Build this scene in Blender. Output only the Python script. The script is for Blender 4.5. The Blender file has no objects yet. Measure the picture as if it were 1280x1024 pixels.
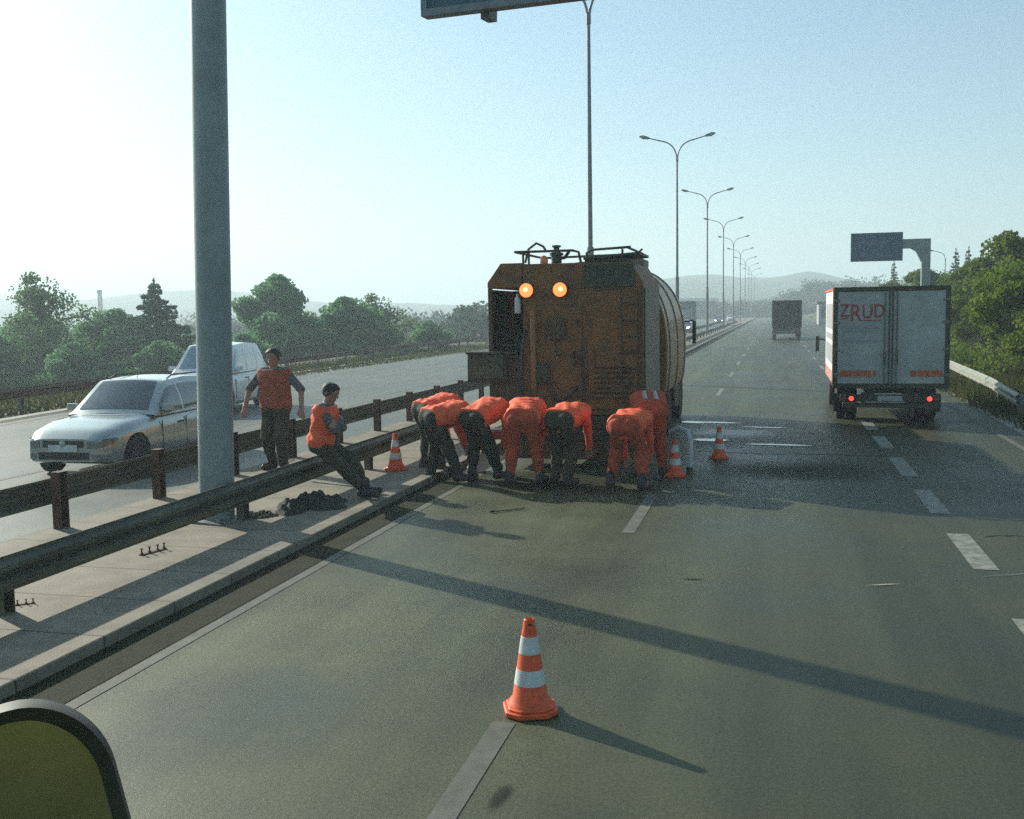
import bpy, bmesh, math, random
import numpy as np
from mathutils import Vector, Matrix
R = math.radians
PI = math.pi
random.seed(7)
rng = np.random.default_rng(7)
SC = bpy.context.scene
COL = SC.collection

# ------------------------------------------------------------------ camera
CAM_Z = 2.6
def cam_basis(yaw, pitch, roll):
    fw = Vector((-math.sin(yaw)*math.cos(pitch), math.cos(yaw)*math.cos(pitch), -math.sin(pitch)))
    r = Vector((math.cos(yaw), math.sin(yaw), 0)); u = r.cross(fw)
    c, s = math.cos(roll), math.sin(roll)
    return c*r - s*u, s*r + c*u, fw
cr, cu, cf = cam_basis(R(14.182), R(5.31), R(0.9))
cd = bpy.data.cameras.new('camera')
cam = bpy.data.objects.new('camera', cd); COL.objects.link(cam)
m = Matrix((cr, cu, -cf)).transposed().to_4x4(); m.translation = (0, 0, CAM_Z)
cam.matrix_world = m
cd.sensor_width = 36.0; cd.lens = 36.0*1300/1280
cd.clip_start = 0.05; cd.clip_end = 8000
SC.camera = cam

# ------------------------------------------------------------------ light
SUN_EL, SUN_AZ = 25.0, -60.0          # azimuth measured clockwise from +Y
W = bpy.data.worlds.new('World'); SC.world = W; W.use_nodes = True
nt = W.node_tree; bg = nt.nodes['Background']
sky = nt.nodes.new('ShaderNodeTexSky'); sky.sky_type = 'NISHITA'; sky.sun_disc = False
sky.sun_elevation = R(SUN_EL); sky.sun_rotation = R(SUN_AZ)
sky.air_density = 1.0; sky.dust_density = 1.5; sky.ozone_density = 1.2; sky.altitude = 200
tint = nt.nodes.new('ShaderNodeMix'); tint.data_type = 'RGBA'; tint.blend_type = 'MULTIPLY'; tint.inputs[0].default_value = 1; tint.inputs[7].default_value = (.76, 1.01, 1.06, 1)
nt.links.new(sky.outputs[0], tint.inputs[6]); nt.links.new(tint.outputs[2], bg.inputs[0]); bg.inputs[1].default_value = 0.082
sl = bpy.data.lights.new('sun', 'SUN'); sl.energy = 4.6; sl.angle = R(0.6); sl.color = (1.0, 0.94, 0.83)
sun = bpy.data.objects.new('sun', sl); COL.objects.link(sun)
sd = Vector((math.sin(R(SUN_AZ))*math.cos(R(SUN_EL)), math.cos(R(SUN_AZ))*math.cos(R(SUN_EL)), math.sin(R(SUN_EL))))
sun.rotation_euler = sd.to_track_quat('Z', 'Y').to_euler(); sun.location = sd*60
SC.view_settings.view_transform = 'Standard'; SC.view_settings.look = 'None'
SC.view_settings.exposure = 0.68; SC.view_settings.gamma = 1.0
SC.render.engine = 'CYCLES'
SC.cycles.max_bounces = 6; SC.cycles.diffuse_bounces = 3; SC.cycles.glossy_bounces = 3
SC.cycles.transmission_bounces = 4; SC.cycles.transparent_max_bounces = 8; SC.cycles.volume_bounces = 1
SC.cycles.use_denoising = False

# ------------------------------------------------------------------ materials
def mat(name, col, rough=0.6, metal=0.0, var=0.25, scale=6.0, bump=0.0, bscale=40.0, spec=0.5, coat=0.0, col2=None, rvar=0.0, emit=None, estr=0.0, detail=5.0):
    M = bpy.data.materials.new(name); M.use_nodes = True
    n = M.node_tree.nodes; l = M.node_tree.links; p = n['Principled BSDF']
    p.inputs['Roughness'].default_value = rough; p.inputs['Metallic'].default_value = metal
    p.inputs['Specular IOR Level'].default_value = spec
    if coat: p.inputs['Coat Weight'].default_value = coat; p.inputs['Coat Roughness'].default_value = 0.04
    tc = n.new('ShaderNodeTexCoord')
    nz = n.new('ShaderNodeTexNoise'); nz.inputs['Scale'].default_value = scale; nz.inputs['Detail'].default_value = detail; nz.inputs['Roughness'].default_value = 0.65
    l.new(tc.outputs['Object'], nz.inputs['Vector'])
    rp = n.new('ShaderNodeValToRGB'); e = rp.color_ramp.elements
    c2 = col2 if col2 else tuple(c*(1-var) for c in col)
    c1 = col if col2 else tuple(min(1, c*(1+var*0.6)) for c in col)
    e[0].position = 0.33; e[1].position = 0.67
    e[0].color = (*c2, 1); e[1].color = (*c1, 1)
    l.new(nz.outputs['Fac'], rp.inputs['Fac']); l.new(rp.outputs['Color'], p.inputs['Base Color'])
    if rvar:
        mr = n.new('ShaderNodeMapRange'); mr.inputs['From Min'].default_value = .3; mr.inputs['From Max'].default_value = .7
        mr.inputs['To Min'].default_value = max(0.03, rough-rvar); mr.inputs['To Max'].default_value = min(1, rough+rvar)
        l.new(nz.outputs['Fac'], mr.inputs['Value']); l.new(mr.outputs['Result'], p.inputs['Roughness'])
    if bump:
        nb = n.new('ShaderNodeTexNoise'); nb.inputs['Scale'].default_value = bscale; nb.inputs['Detail'].default_value = 4
        l.new(tc.outputs['Object'], nb.inputs['Vector'])
        bp = n.new('ShaderNodeBump'); bp.inputs['Strength'].default_value = bump; bp.inputs['Distance'].default_value = 0.02
        l.new(nb.outputs['Fac'], bp.inputs['Height']); l.new(bp.outputs['Normal'], p.inputs['Normal'])
    if emit:
        p.inputs['Emission Color'].default_value = (*emit, 1); p.inputs['Emission Strength'].default_value = estr
    return M

def leaf_mat(name, c_dark, c_light, scale=0.9, trans=0.48):
    M = bpy.data.materials.new(name); M.use_nodes = True
    n = M.node_tree.nodes; l = M.node_tree.links
    out = n['Material Output']; n.remove(n['Principled BSDF'])
    tc = n.new('ShaderNodeTexCoord'); nz = n.new('ShaderNodeTexNoise'); nz.inputs['Scale'].default_value = scale; nz.inputs['Detail'].default_value = 6
    l.new(tc.outputs['Object'], nz.inputs['Vector'])
    rp = n.new('ShaderNodeValToRGB'); e = rp.color_ramp.elements
    e[0].position = .32; e[1].position = .68; e[0].color = (*c_dark, 1); e[1].color = (*c_light, 1)
    l.new(nz.outputs['Fac'], rp.inputs['Fac'])
    d = n.new('ShaderNodeBsdfDiffuse'); t = n.new('ShaderNodeBsdfTranslucent'); mx = n.new('ShaderNodeMixShader'); mx.inputs[0].default_value = trans
    l.new(rp.outputs[0], d.inputs[0]); l.new(rp.outputs[0], t.inputs[0]); l.new(d.outputs[0], mx.inputs[1]); l.new(t.outputs[0], mx.inputs[2])
    l.new(mx.outputs[0], out.inputs[0])
    return M

def asphalt_mat(name, base, streak):
    M = bpy.data.materials.new(name); M.use_nodes = True
    n = M.node_tree.nodes; l = M.node_tree.links; p = n['Principled BSDF']
    tc = n.new('ShaderNodeTexCoord')
    mp = n.new('ShaderNodeMapping'); mp.inputs['Scale'].default_value = (0.9, 0.05, 1); l.new(tc.outputs['Object'], mp.inputs[0])
    a = n.new('ShaderNodeTexNoise'); a.inputs['Scale'].default_value = 1.6; a.inputs['Detail'].default_value = 5; l.new(mp.outputs[0], a.inputs['Vector'])
    b = n.new('ShaderNodeTexNoise'); b.inputs['Scale'].default_value = 0.45; b.inputs['Detail'].default_value = 8; b.inputs['Roughness'].default_value = .62; l.new(tc.outputs['Object'], b.inputs['Vector'])
    c = n.new('ShaderNodeTexNoise'); c.inputs['Scale'].default_value = 42; c.inputs['Detail'].default_value = 6; c.inputs['Roughness'].default_value = .75; l.new(tc.outputs['Object'], c.inputs['Vector'])
    r1 = n.new('ShaderNodeValToRGB'); e = r1.color_ramp.elements
    e[0].position = .3; e[1].position = .7; e[0].color = (*[x*0.66 for x in base], 1); e[1].color = (*[x*1.22 for x in base], 1)
    l.new(b.outputs['Fac'], r1.inputs[0])
    r2 = n.new('ShaderNodeValToRGB'); e = r2.color_ramp.elements
    e[0].position = .35; e[1].position = .68; e[0].color = (*[1-streak]*3, 1); e[1].color = (1.12, 1.12, 1.12, 1)
    l.new(a.outputs['Fac'], r2.inputs[0])
    r3 = n.new('ShaderNodeValToRGB'); e = r3.color_ramp.elements
    e[0].position = .33; e[1].position = .7; e[0].color = (.55, .55, .55, 1); e[1].color = (1.5, 1.5, 1.45, 1)
    l.new(c.outputs['Fac'], r3.inputs[0])
    m1 = n.new('ShaderNodeMix'); m1.data_type = 'RGBA'; m1.blend_type = 'MULTIPLY'; m1.inputs[0].default_value = 1
    l.new(r1.outputs[0], m1.inputs[6]); l.new(r2.outputs[0], m1.inputs[7])
    m2 = n.new('ShaderNodeMix'); m2.data_type = 'RGBA'; m2.blend_type = 'MULTIPLY'; m2.inputs[0].default_value = 1
    l.new(m1.outputs[2], m2.inputs[6]); l.new(r3.outputs[0], m2.inputs[7])
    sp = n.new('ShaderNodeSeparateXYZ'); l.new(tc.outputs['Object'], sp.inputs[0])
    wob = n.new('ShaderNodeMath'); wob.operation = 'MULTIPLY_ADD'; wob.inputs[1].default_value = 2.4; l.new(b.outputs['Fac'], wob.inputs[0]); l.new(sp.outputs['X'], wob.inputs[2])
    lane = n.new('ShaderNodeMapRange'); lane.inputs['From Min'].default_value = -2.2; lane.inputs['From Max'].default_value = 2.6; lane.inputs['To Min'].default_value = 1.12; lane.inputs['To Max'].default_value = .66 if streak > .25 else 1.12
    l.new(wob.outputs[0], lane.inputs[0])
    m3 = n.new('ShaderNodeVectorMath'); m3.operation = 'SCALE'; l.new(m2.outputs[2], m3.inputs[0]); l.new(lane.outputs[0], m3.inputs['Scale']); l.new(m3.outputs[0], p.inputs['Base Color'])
    mr = n.new('ShaderNodeMapRange'); mr.inputs['From Min'].default_value = .32; mr.inputs['From Max'].default_value = .68
    mr.inputs['To Min'].default_value = .42; mr.inputs['To Max'].default_value = .64; p.inputs['Specular IOR Level'].default_value = .38
    l.new(b.outputs['Fac'], mr.inputs[0]); l.new(mr.outputs[0], p.inputs['Roughness'])
    bp = n.new('ShaderNodeBump'); bp.inputs['Strength'].default_value = .55; bp.inputs['Distance'].default_value = .006
    l.new(c.outputs['Fac'], bp.inputs['Height']); l.new(bp.outputs[0], p.inputs['Normal'])
    return M

def slab_mat(name, base):
    M = mat(name, base, .8, var=.35, scale=2.2, bump=.3, bscale=60, detail=8)
    n = M.node_tree.nodes; l = M.node_tree.links; p = n['Principled BSDF']
    tc = n['Texture Coordinate']; sp = n.new('ShaderNodeSeparateXYZ'); l.new(tc.outputs['Object'], sp.inputs[0])
    md = n.new('ShaderNodeMath'); md.operation = 'PINGPONG'; md.inputs[1].default_value = 0.5; l.new(sp.outputs['Y'], md.inputs[0])
    lt = n.new('ShaderNodeMath'); lt.operation = 'LESS_THAN'; lt.inputs[1].default_value = 0.012; l.new(md.outputs[0], lt.inputs[0])
    mx = n.new('ShaderNodeMix'); mx.data_type = 'RGBA'; mx.inputs[7].default_value = (.05, .05, .04, 1)
    src = p.inputs['Base Color'].links[0].from_socket
    l.new(lt.outputs[0], mx.inputs[0]); l.new(src, mx.inputs[6]); l.new(mx.outputs[2], p.inputs['Base Color'])
    return M

M = {}
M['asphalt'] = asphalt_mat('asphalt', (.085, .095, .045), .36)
M['asphalt_pale'] = asphalt_mat('asphalt_pale', (.120, .128, .098), .22)
M['grass'] = mat('grass', (.085, .105, .024), .95, var=.5, scale=.6, bump=.6, bscale=9, detail=9, col2=(.035, .045, .016))
M['concrete'] = slab_mat('median_concrete', (.23, .205, .140))
M['kerbstone'] = slab_mat('kerbstone', (.34, .32, .26))
M['paint'] = mat('road_paint', (.31, .32, .26), .7, var=.45, scale=7, col2=(.10, .105, .08), bump=.2, detail=9)
M['paint_faint'] = mat('worn_road_paint', (.145, .15, .115), .75, var=.4, scale=4, col2=(.070, .076, .050), detail=9)
M['hill'] = mat('hill_woods', (.05, .075, .035), .95, var=.5, scale=.02, detail=8)
M['galv'] = mat('galvanised_steel', (.20, .205, .19), .55, .55, var=.4, scale=3, rvar=.12, detail=8)
M['galv_dark'] = mat('weathered_steel', (.105, .110, .072), .65, .35, var=.45, scale=3, detail=8)
M['galv_light'] = mat('pale_galvanised_steel', (.36, .37, .31), .5, .3, var=.2, scale=2)
M['rust'] = mat('rusty_brown_steel', (.11, .048, .026), .8, .1, var=.5, scale=9, bump=.3, detail=8)
M['pole'] = mat('pole_grey_paint', (.24, .29, .285), .5, .2, var=.18, scale=2.5, detail=7)
M['lamp_pole'] = mat('lamp_pole_grey', (.17, .18, .19), .5, .3, var=.2, scale=2)
M['sign_blue'] = mat('sign_blue', (.030, .100, .150), .45, var=.15, scale=1.5)
M['sign_faded'] = mat('faded_sign_writing', (.075, .14, .17), .5, var=.3, scale=9)
M['sign_frame'] = mat('sign_frame_grey', (.19, .22, .24), .5, .3, var=.2)
M['orange_vest'] = mat('fluorescent_orange_cloth', (.95, .125, .032), .75, var=.22, scale=7, bump=.35, bscale=22)
M['orange_trousers'] = mat('orange_work_trousers', (.46, .062, .018), .85, var=.3, scale=7, bump=.4, bscale=20)
M['dark_cloth'] = mat('dark_work_cloth', (.028, .030, .018), .9, var=.4, scale=8, bump=.4, bscale=20)
M['olive_cloth'] = mat('olive_work_cloth', (.048, .046, .022), .9, var=.35, scale=8, bump=.4, bscale=20)
M['grey_cloth'] = mat('grey_jersey', (.115, .12, .118), .9, var=.3, scale=8, bump=.35, bscale=22)
M['reflective'] = mat('reflective_tape', (.42, .43, .42), .4, .2, var=.15)
M['skin'] = mat('skin', (.36, .19, .125), .55, var=.15, scale=12)
M['hair'] = mat('dark_hair', (.018, .013, .010), .6, var=.4, scale=30, bump=.5, bscale=80)
M['boot'] = mat('black_boot', (.018, .016, .014), .55, var=.3)
M['cone_orange'] = mat('cone_orange', (.80, .105, .022), .5, var=.3, scale=14, rvar=.1, detail=7)
M['cone_white'] = mat('cone_white_sleeve', (.62, .64, .60), .45, var=.25, scale=16, detail=7)
M['black'] = mat('black_plastic', (.02, .02, .019), .5, var=.3, scale=8)
M['rubber'] = mat('tyre_rubber', (.02, .02, .02), .85, var=.3, scale=20, bump=.3)
M['rim'] = mat('wheel_rim', (.42, .43, .43), .35, .7, var=.2)
M['dark_metal'] = mat('dark_metal', (.060, .060, .038), .6, .4, var=.4, scale=5)
M['silver'] = mat('silver_paint', (.44, .465, .43), .20, .6, var=.05, scale=2, coat=.8)
M['white_paint'] = mat('white_car_paint', (.72, .74, .74), .3, 0, var=.05, scale=2, coat=.6)
M['car_dark'] = mat('dark_car_paint', (.05, .055, .07), .3, .2, var=.1, coat=.7)
M['car_blue'] = mat('blue_car_paint', (.05, .11, .16), .3, .2, var=.1, coat=.7)
M['glass'] = mat('tinted_glass', (.035, .05, .048), .06, 0, var=.1, spec=1.0, coat=1.0)
M['glass_pale'] = mat('sky_pale_glass', (.16, .24, .27), .08, 0, var=.1, spec=.9, coat=1.0)  # sky reflection put into the panes as a pale blue colour
M['headlamp'] = mat('headlamp_lens', (.22, .24, .24), .1, .6, var=.3, scale=18, coat=1)
M['machine'] = mat('grimy_orange_paint', (.27, .112, .018), .62, var=.55, scale=2.4, rvar=.1, detail=9, col2=(.085, .045, .014))
M['machine_dark'] = mat('sooty_brown_paint', (.085, .055, .020), .7, var=.5, scale=3, detail=9)
M['tank_orange'] = mat('tank_orange_paint', (.27, .115, .018), .5, var=.3, scale=1.8, detail=8, coat=.2)
M['cream'] = mat('cream_panel', (.19, .165, .105), .6, var=.3, scale=2.5, detail=8)
M['green_metal'] = mat('dark_green_metal', (.035, .06, .035), .6, .2, var=.3)
M['truck_white'] = mat('truck_white_panel', (.42, .445, .40), .5, var=.28, scale=1.3, detail=8)
M['truck_side'] = mat('truck_white_side', (.78, .78, .74), .45, var=.1, scale=1.6)
M['red_text'] = mat('red_lettering', (.40, .06, .05), .6, var=.15)
M['red_mark'] = mat('red_marking', (.62, .12, .035), .55, var=.35, scale=10)
M['grey_text'] = mat('grey_lettering', (.33, .35, .36), .6, var=.15)
M['tail_red'] = mat('lit_tail_lamp', (.6, .03, .02), .3, var=.1, emit=(1, .055, .03), estr=1.6)
M['red_dull'] = mat('red_reflector', (.30, .03, .02), .3, var=.1)
M['amber_lit'] = mat('lit_amber_lamp', (.9, .35, .05), .3, var=.1, emit=(1.0, .155, .045), estr=1.7)
M['amber_core'] = mat('lit_amber_bulb', (1, .6, .2), .3, var=.05, emit=(1.0, .46, .16), estr=3)
M['amber'] = mat('amber_dome', (.75, .22, .05), .25, var=.1, coat=.6)
M['head_lit'] = mat('lit_headlamp', (.9, .9, .8), .3, var=.05, emit=(1, .93, .75), estr=5)
M['tarp'] = mat('dark_green_tarpaulin', (.030, .052, .028), .75, var=.3, scale=2)
M['brick_chimney'] = mat('chimney_brick', (.16, .10, .08), .85, var=.3, scale=.6)
M['wall_pale'] = mat('pale_wall', (.38, .38, .35), .8, var=.15, scale=.5)
M['wall_dark'] = mat('dark_opening', (.05, .055, .055), .5, var=.2)
M['roof_white'] = mat('white_roof', (.75, .76, .76), .6, var=.1)
M['bark'] = mat('bark', (.075, .055, .04), .9, var=.4, scale=5, bump=.6, bscale=20)
M['wet'] = mat('wet_slurry', (.17, .18, .18), .14, var=.5, scale=3, spec=.8, rvar=.08, detail=8)
M['damp'] = mat('damp_asphalt', (.040, .042, .040), .30, var=.4, scale=4, rvar=.12, detail=8, bump=.2)
M['oil'] = mat('oil_stain', (.022, .022, .018), .55, var=.4, scale=6, detail=8)
M['vest_shaded'] = mat('shaded_orange_vest', (.34, .075, .03), .85, var=.3, scale=7, bump=.35, bscale=22)  # orange vest cloth with its shade painted into the colour
M['fresh_tar'] = mat('fresh_tar', (.026, .030, .012), .85, spec=.12, var=.4, scale=3, bump=.3, detail=8)
M['white_plastic'] = mat('white_plastic', (.62, .63, .60), .5, var=.2)
M['hose_white'] = mat('pale_hose', (.52, .56, .55), .5, var=.2)
M['mirror_case'] = mat('mirror_case', (.040, .040, .022), .55, var=.4, scale=9)
M['mirror_glass'] = mat('mirror_glass', (.50, .46, .22), .12, 1.0, var=.12, scale=5, rvar=.05)
M['leaf_a'] = leaf_mat('leaf_mid_green', (.05, .12, .045), (.155, .27, .085), .5)
M['leaf_b'] = leaf_mat('leaf_dark_green', (.07, .19, .085), (.20, .38, .16), .4)
M['leaf_c'] = leaf_mat('leaf_yellow_green', (.060, .112, .014), (.185, .245, .032), .6)
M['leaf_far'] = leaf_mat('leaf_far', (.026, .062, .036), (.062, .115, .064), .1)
M['needle'] = leaf_mat('conifer_needles', (.035, .10, .060), (.095, .19, .11), .9, .35)
M['grass_blade'] = leaf_mat('grass_blade', (.036, .050, .012), (.095, .100, .030), .5)

# ------------------------------------------------------------------ helpers
class MB:
    """collects shapes for ONE mesh; each face keeps a material index"""
    def __init__(s): s.v = []; s.f = []; s.m = []; s.cur = 0
    def add(s, vs, fs):
        b = len(s.v); s.v += [tuple(x) for x in vs]
        s.f += [tuple(i+b for i in f) for f in fs]; s.m += [s.cur]*len(fs); return s
    def mi(s, i): s.cur = i; return s
    def box(s, c, d, rot=None):
        x, y, z = (q/2 for q in d)
        P = [Vector((a*x, b*y, e*z)) for e in (-1, 1) for b in (-1, 1) for a in (-1, 1)]
        if rot is not None: P = [rot @ p for p in P]
        P = [p+Vector(c) for p in P]
        return s.add(P, [(0, 2, 3, 1), (4, 5, 7, 6), (0, 1, 5, 4), (2, 6, 7, 3), (0, 4, 6, 2), (1, 3, 7, 5)])
    def bb(s, x0, x1, y0, y1, z0, z1): return s.box(((x0+x1)/2, (y0+y1)/2, (z0+z1)/2), (x1-x0, y1-y0, z1-z0))
    def prism(s, poly, axis, a, b):
        """poly = 2-D outline (the two axes left over, in order), extruded along axis from a to b"""
        n = len(poly)
        def P(p, t): return {'x': (t, p[0], p[1]), 'y': (p[0], t, p[1]), 'z': (p[0], p[1], t)}[axis]
        vs = [P(p, a) for p in poly]+[P(p, b) for p in poly]
        fs = [tuple(range(n)), tuple(range(2*n-1, n-1, -1))]+[(i, i+n, (i+1) % n+n, (i+1) % n) for i in range(n)]
        return s.add(vs, fs)
    def tube(s, path, rad, n=10, cap=True):
        path = [Vector(p) for p in path]; k = len(path)
        rs = rad if isinstance(rad, (list, tuple)) else [rad]*k
        vs = []; up = None
        for i, p in enumerate(path):
            t = (path[min(i+1, k-1)]-path[max(i-1, 0)]).normalized()
            if up is None: up = t.orthogonal().normalized()
            up = (up-t*up.dot(t)).normalized(); w = t.cross(up)
            for j in range(n):
                a = 2*PI*j/n; vs.append(p+(up*math.cos(a)+w*math.sin(a))*rs[i])
        fs = [(i*n+j, i*n+(j+1) % n, (i+1)*n+(j+1) % n, (i+1)*n+j) for i in range(k-1) for j in range(n)]
        if cap: fs += [tuple(range(n-1, -1, -1)), tuple(range((k-1)*n, k*n))]
        return s.add(vs, fs)
    def lathe(s, prof, c=(0, 0, 0), n=24, axis='z'):
        vs = []; k = len(prof)
        for r, h in prof:
            for j in range(n):
                a = 2*PI*j/n; x, y = r*math.cos(a), r*math.sin(a)
                q = {'z': (x, y, h), 'y': (x, h, y), 'x': (h, x, y)}[axis]
                vs.append((q[0]+c[0], q[1]+c[1], q[2]+c[2]))
        fs = [(i*n+j, i*n+(j+1) % n, (i+1)*n+(j+1) % n, (i+1)*n+j) for i in range(k-1) for j in range(n)]
        fs += [tuple(range(n-1, -1, -1)), tuple(range((k-1)*n, k*n))]
        return s.add(vs, fs)
    def grid(s, P, nu, nv):
        vs = [P(i/nu, j/nv) for i in range(nu+1) for j in range(nv+1)]
        return s.add(vs, [(i*(nv+1)+j, (i+1)*(nv+1)+j, (i+1)*(nv+1)+j+1, i*(nv+1)+j+1) for i in range(nu) for j in range(nv)])
    def build(s, name, mats, parent=None, bevel=0, smooth=35, fix=True):
        me = bpy.data.meshes.new(name); me.from_pydata(s.v, [], s.f)
        if not isinstance(mats, (list, tuple)): mats = [mats]
        for q in mats: me.materials.append(q)
        if len(mats) > 1: me.polygons.foreach_set('material_index', s.m)
        if fix:
            b = bmesh.new(); b.from_mesh(me); bmesh.ops.recalc_face_normals(b, faces=b.faces); b.to_mesh(me); b.free()
        me.update()
        if smooth:
            me.polygons.foreach_set('use_smooth', [True]*len(me.polygons)); me.set_sharp_from_angle(angle=R(smooth))
        o = bpy.data.objects.new(name, me); COL.objects.link(o)
        if parent: o.parent = parent
        if bevel:
            bm_ = o.modifiers.new('bevel', 'BEVEL'); bm_.width = bevel; bm_.segments = 2; bm_.limit_method = 'ANGLE'; bm_.angle_limit = R(40)
        return o

def tag(o, label=None, cat=None, group=None, kind=None):
    if label: o['label'] = label
    if cat: o['category'] = cat
    if group: o['group'] = group
    if kind: o['kind'] = kind
    return o
def thing(name, label, cat, loc=(0, 0, 0), rz=0, group=None, scale=1):
    o = bpy.data.objects.new(name, None); COL.objects.link(o); o.empty_display_size = .2
    o.location = loc; o.rotation_euler = (0, 0, rz); o.scale = (scale,)*3
    return tag(o, label, cat, group)
def copy_tree(o, parent=None):
    c = o.copy(); COL.objects.link(c); c.parent = parent
    for ch in list(o.children): copy_tree(ch, c)
    return c
def again(src, label, loc, rz=0, scale=None):
    c = copy_tree(src); c['label'] = label; c.location = loc; c.rotation_euler = (0, 0, rz)
    if scale is not None: c.scale = scale if isinstance(scale, tuple) else (scale,)*3
    return c
def struct(o): return tag(o, kind='structure')
def smoothstep(a, b, x):
    t = min(1, max(0, (x-a)/(b-a))); return t*t*(3-2*t)
def quads_mesh(name, P, material, parent=None):
    """P: (n,4,3) array of leaf quads -> one mesh object"""
    n = len(P); me = bpy.data.meshes.new(name)
    me.vertices.add(4*n); me.vertices.foreach_set('co', P.reshape(-1).astype(np.float32))
    me.loops.add(4*n); me.loops.foreach_set('vertex_index', np.arange(4*n, dtype=np.int32))
    me.polygons.add(n); me.polygons.foreach_set('loop_start', np.arange(0, 4*n, 4, dtype=np.int32))
    me.update(calc_edges=True); me.materials.append(material)
    o = bpy.data.objects.new(name, me); COL.objects.link(o)
    if parent: o.parent = parent
    return o

# ------------------------------------------------------------------ terrain and roads
LEFT_EDGE = [(-60, -17.2), (0, -18.0), (22, -19.1), (38, -20.6), (71, -22.5), (100, -22.6), (150, -21.0), (260, -19.5), (1200, -19.5)]
def left_edge(y):
    for (y0, x0), (y1, x1) in zip(LEFT_EDGE, LEFT_EDGE[1:]):
        if y <= y1: return x0+(x1-x0)*(y-y0)/(y1-y0)
    return LEFT_EDGE[-1][1]
RIGHT_EDGE = [(-60, 4.75), (24, 4.85), (40, 5.3), (70, 5.8), (120, 7.5), (1200, 7.5)]
def right_edge(y):
    for (y0, x0), (y1, x1) in zip(RIGHT_EDGE, RIGHT_EDGE[1:]):
        if y <= y1: return x0+(x1-x0)*(y-y0)/(y1-y0)
    return RIGHT_EDGE[-1][1]
def ground_z(x, y):
    z = -.05
    z += -5.0*smoothstep(-25.5, -40, x) - 5*smoothstep(-60, -160, x)
    z += 1.3*smoothstep(7.2, 12, x)*smoothstep(10, 30, y)
    if x < -25: z += .5*math.sin(x*.13+y*.07)
    return z
xs = sorted(set([-2600, -1800, -1200, -800, -500, -300, -220]+list(range(-160, -44, 12))+[x*1.5-45 for x in range(0, 47)]+[27, 32, 40, 55, 80, 120, 200, 350, 600, 1000, 1700, 2600]))
ys = sorted(set([-200, -100, -60, -30]+list(range(-10, 130, 5))+list(range(130, 400, 20))+[450, 550, 700, 900, 1200, 1500, 2000, 2700, 3600]))
mb = MB(); vs = [(x, y, ground_z(x, y)) for y in ys for x in xs]; nx = len(xs)
mb.add(vs, [(j*nx+i, j*nx+i+1, (j+1)*nx+i+1, (j+1)*nx+i) for j in range(len(ys)-1) for i in range(nx-1)])
struct(mb.build('ground', M['grass'], smooth=60))

def strip(name, y_list, xl, xr, z, material):
    mb = MB(); vs = []
    for y in y_list: vs += [(xl(y), y, z), (xr(y), y, z)]
    mb.add(vs, [(2*i, 2*i+1, 2*i+3, 2*i+2) for i in range(len(y_list)-1)])
    return struct(mb.build(name, material, smooth=0))
ylist = [-60, -20, 0, 10, 22, 38, 55, 71, 85, 100, 120, 150, 200, 260, 325]
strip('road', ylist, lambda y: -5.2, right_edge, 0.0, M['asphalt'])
strip('opposite_road', ylist, left_edge, lambda y: -8.44, 0.0, M['asphalt_pale'])
strip('gravel_verge', [8, 20, 27, 36, 50], lambda y: right_edge(y)-.02, lambda y: right_edge(y)+(.75 if 18 < y < 40 else .35), -0.006, M['kerbstone'])
# raised median of concrete slabs
mb = MB(); mb.bb(-8.45, -5.13, -60, 325, -.05, .10)
struct(mb.build('median', M['concrete'], bevel=.015, smooth=0))
mb = MB(); mb.add([(-5.128, -20, .004), (-4.66, -20, .004), (-4.66, 325, .004), (-5.128, 325, .004)], [(0, 1, 2, 3)])
struct(mb.build('gutter', M['fresh_tar'], smooth=0))
mb = MB(); vs = []
for y in ylist: vs += [(left_edge(y)-.45, y, .05), (left_edge(y)-.05, y, .05)]
mb.add(vs, [(2*i, 2*i+1, 2*i+3, 2*i+2) for i in range(len(ylist)-1)])
struct(mb.build('kerb', M['kerbstone'], smooth=0))

# lane markings: thin sheets on the road
mb = MB(); Z = .004
def dash(x, y0, y1, w=.13, z=Z):
    mb.add([(x-w/2, y0, z), (x+w/2, y0, z), (x+w/2, y1, z), (x-w/2, y1, z)], [(0, 1, 2, 3)])
mb.mi(1)
for a, b in ((2.2, 6.2), (12.0, 14.6)): dash(-1.65, a, b, .15)
mb.mi(0)
for k in range(0, 14): dash(-1.65, 23+k*9, 26+k*9)
for a, b in ((7.6, 9.2), (10.9, 12.6), (13.8, 15.6), (16.8, 18.9), (20.2, 22), (23.2, 25)): dash(2.05, a, b, .24)
for k in range(0, 12): dash(2.05, 28+k*9, 31+k*9)
mb.mi(1)
mb.add([(4.30, 14, Z), (4.42, 14, Z), (4.52, 30, Z), (4.40, 30, Z)], [(0, 1, 2, 3)])
mb.add([(4.40, 30, Z), (4.52, 30, Z), (6.6, 120, Z), (6.45, 120, Z)], [(0, 1, 2, 3)])
dash(-8.75, -20, 300, .12); dash(-4.58, -5, 300, .10)
for k in range(20): dash(-12.3, 4+k*9, 7+k*9, .13)
for y0, y1 in zip(ylist[1:13], ylist[2:14]):
    a, b = left_edge(y0)+.3, left_edge(y1)+.3
    mb.add([(a, y0, Z), (a+.14, y0, Z), (b+.14, y1, Z), (b, y1, Z)], [(0, 1, 2, 3)])
struct(mb.build('lane_markings', [M['paint'], M['paint_faint']], smooth=0))

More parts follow.
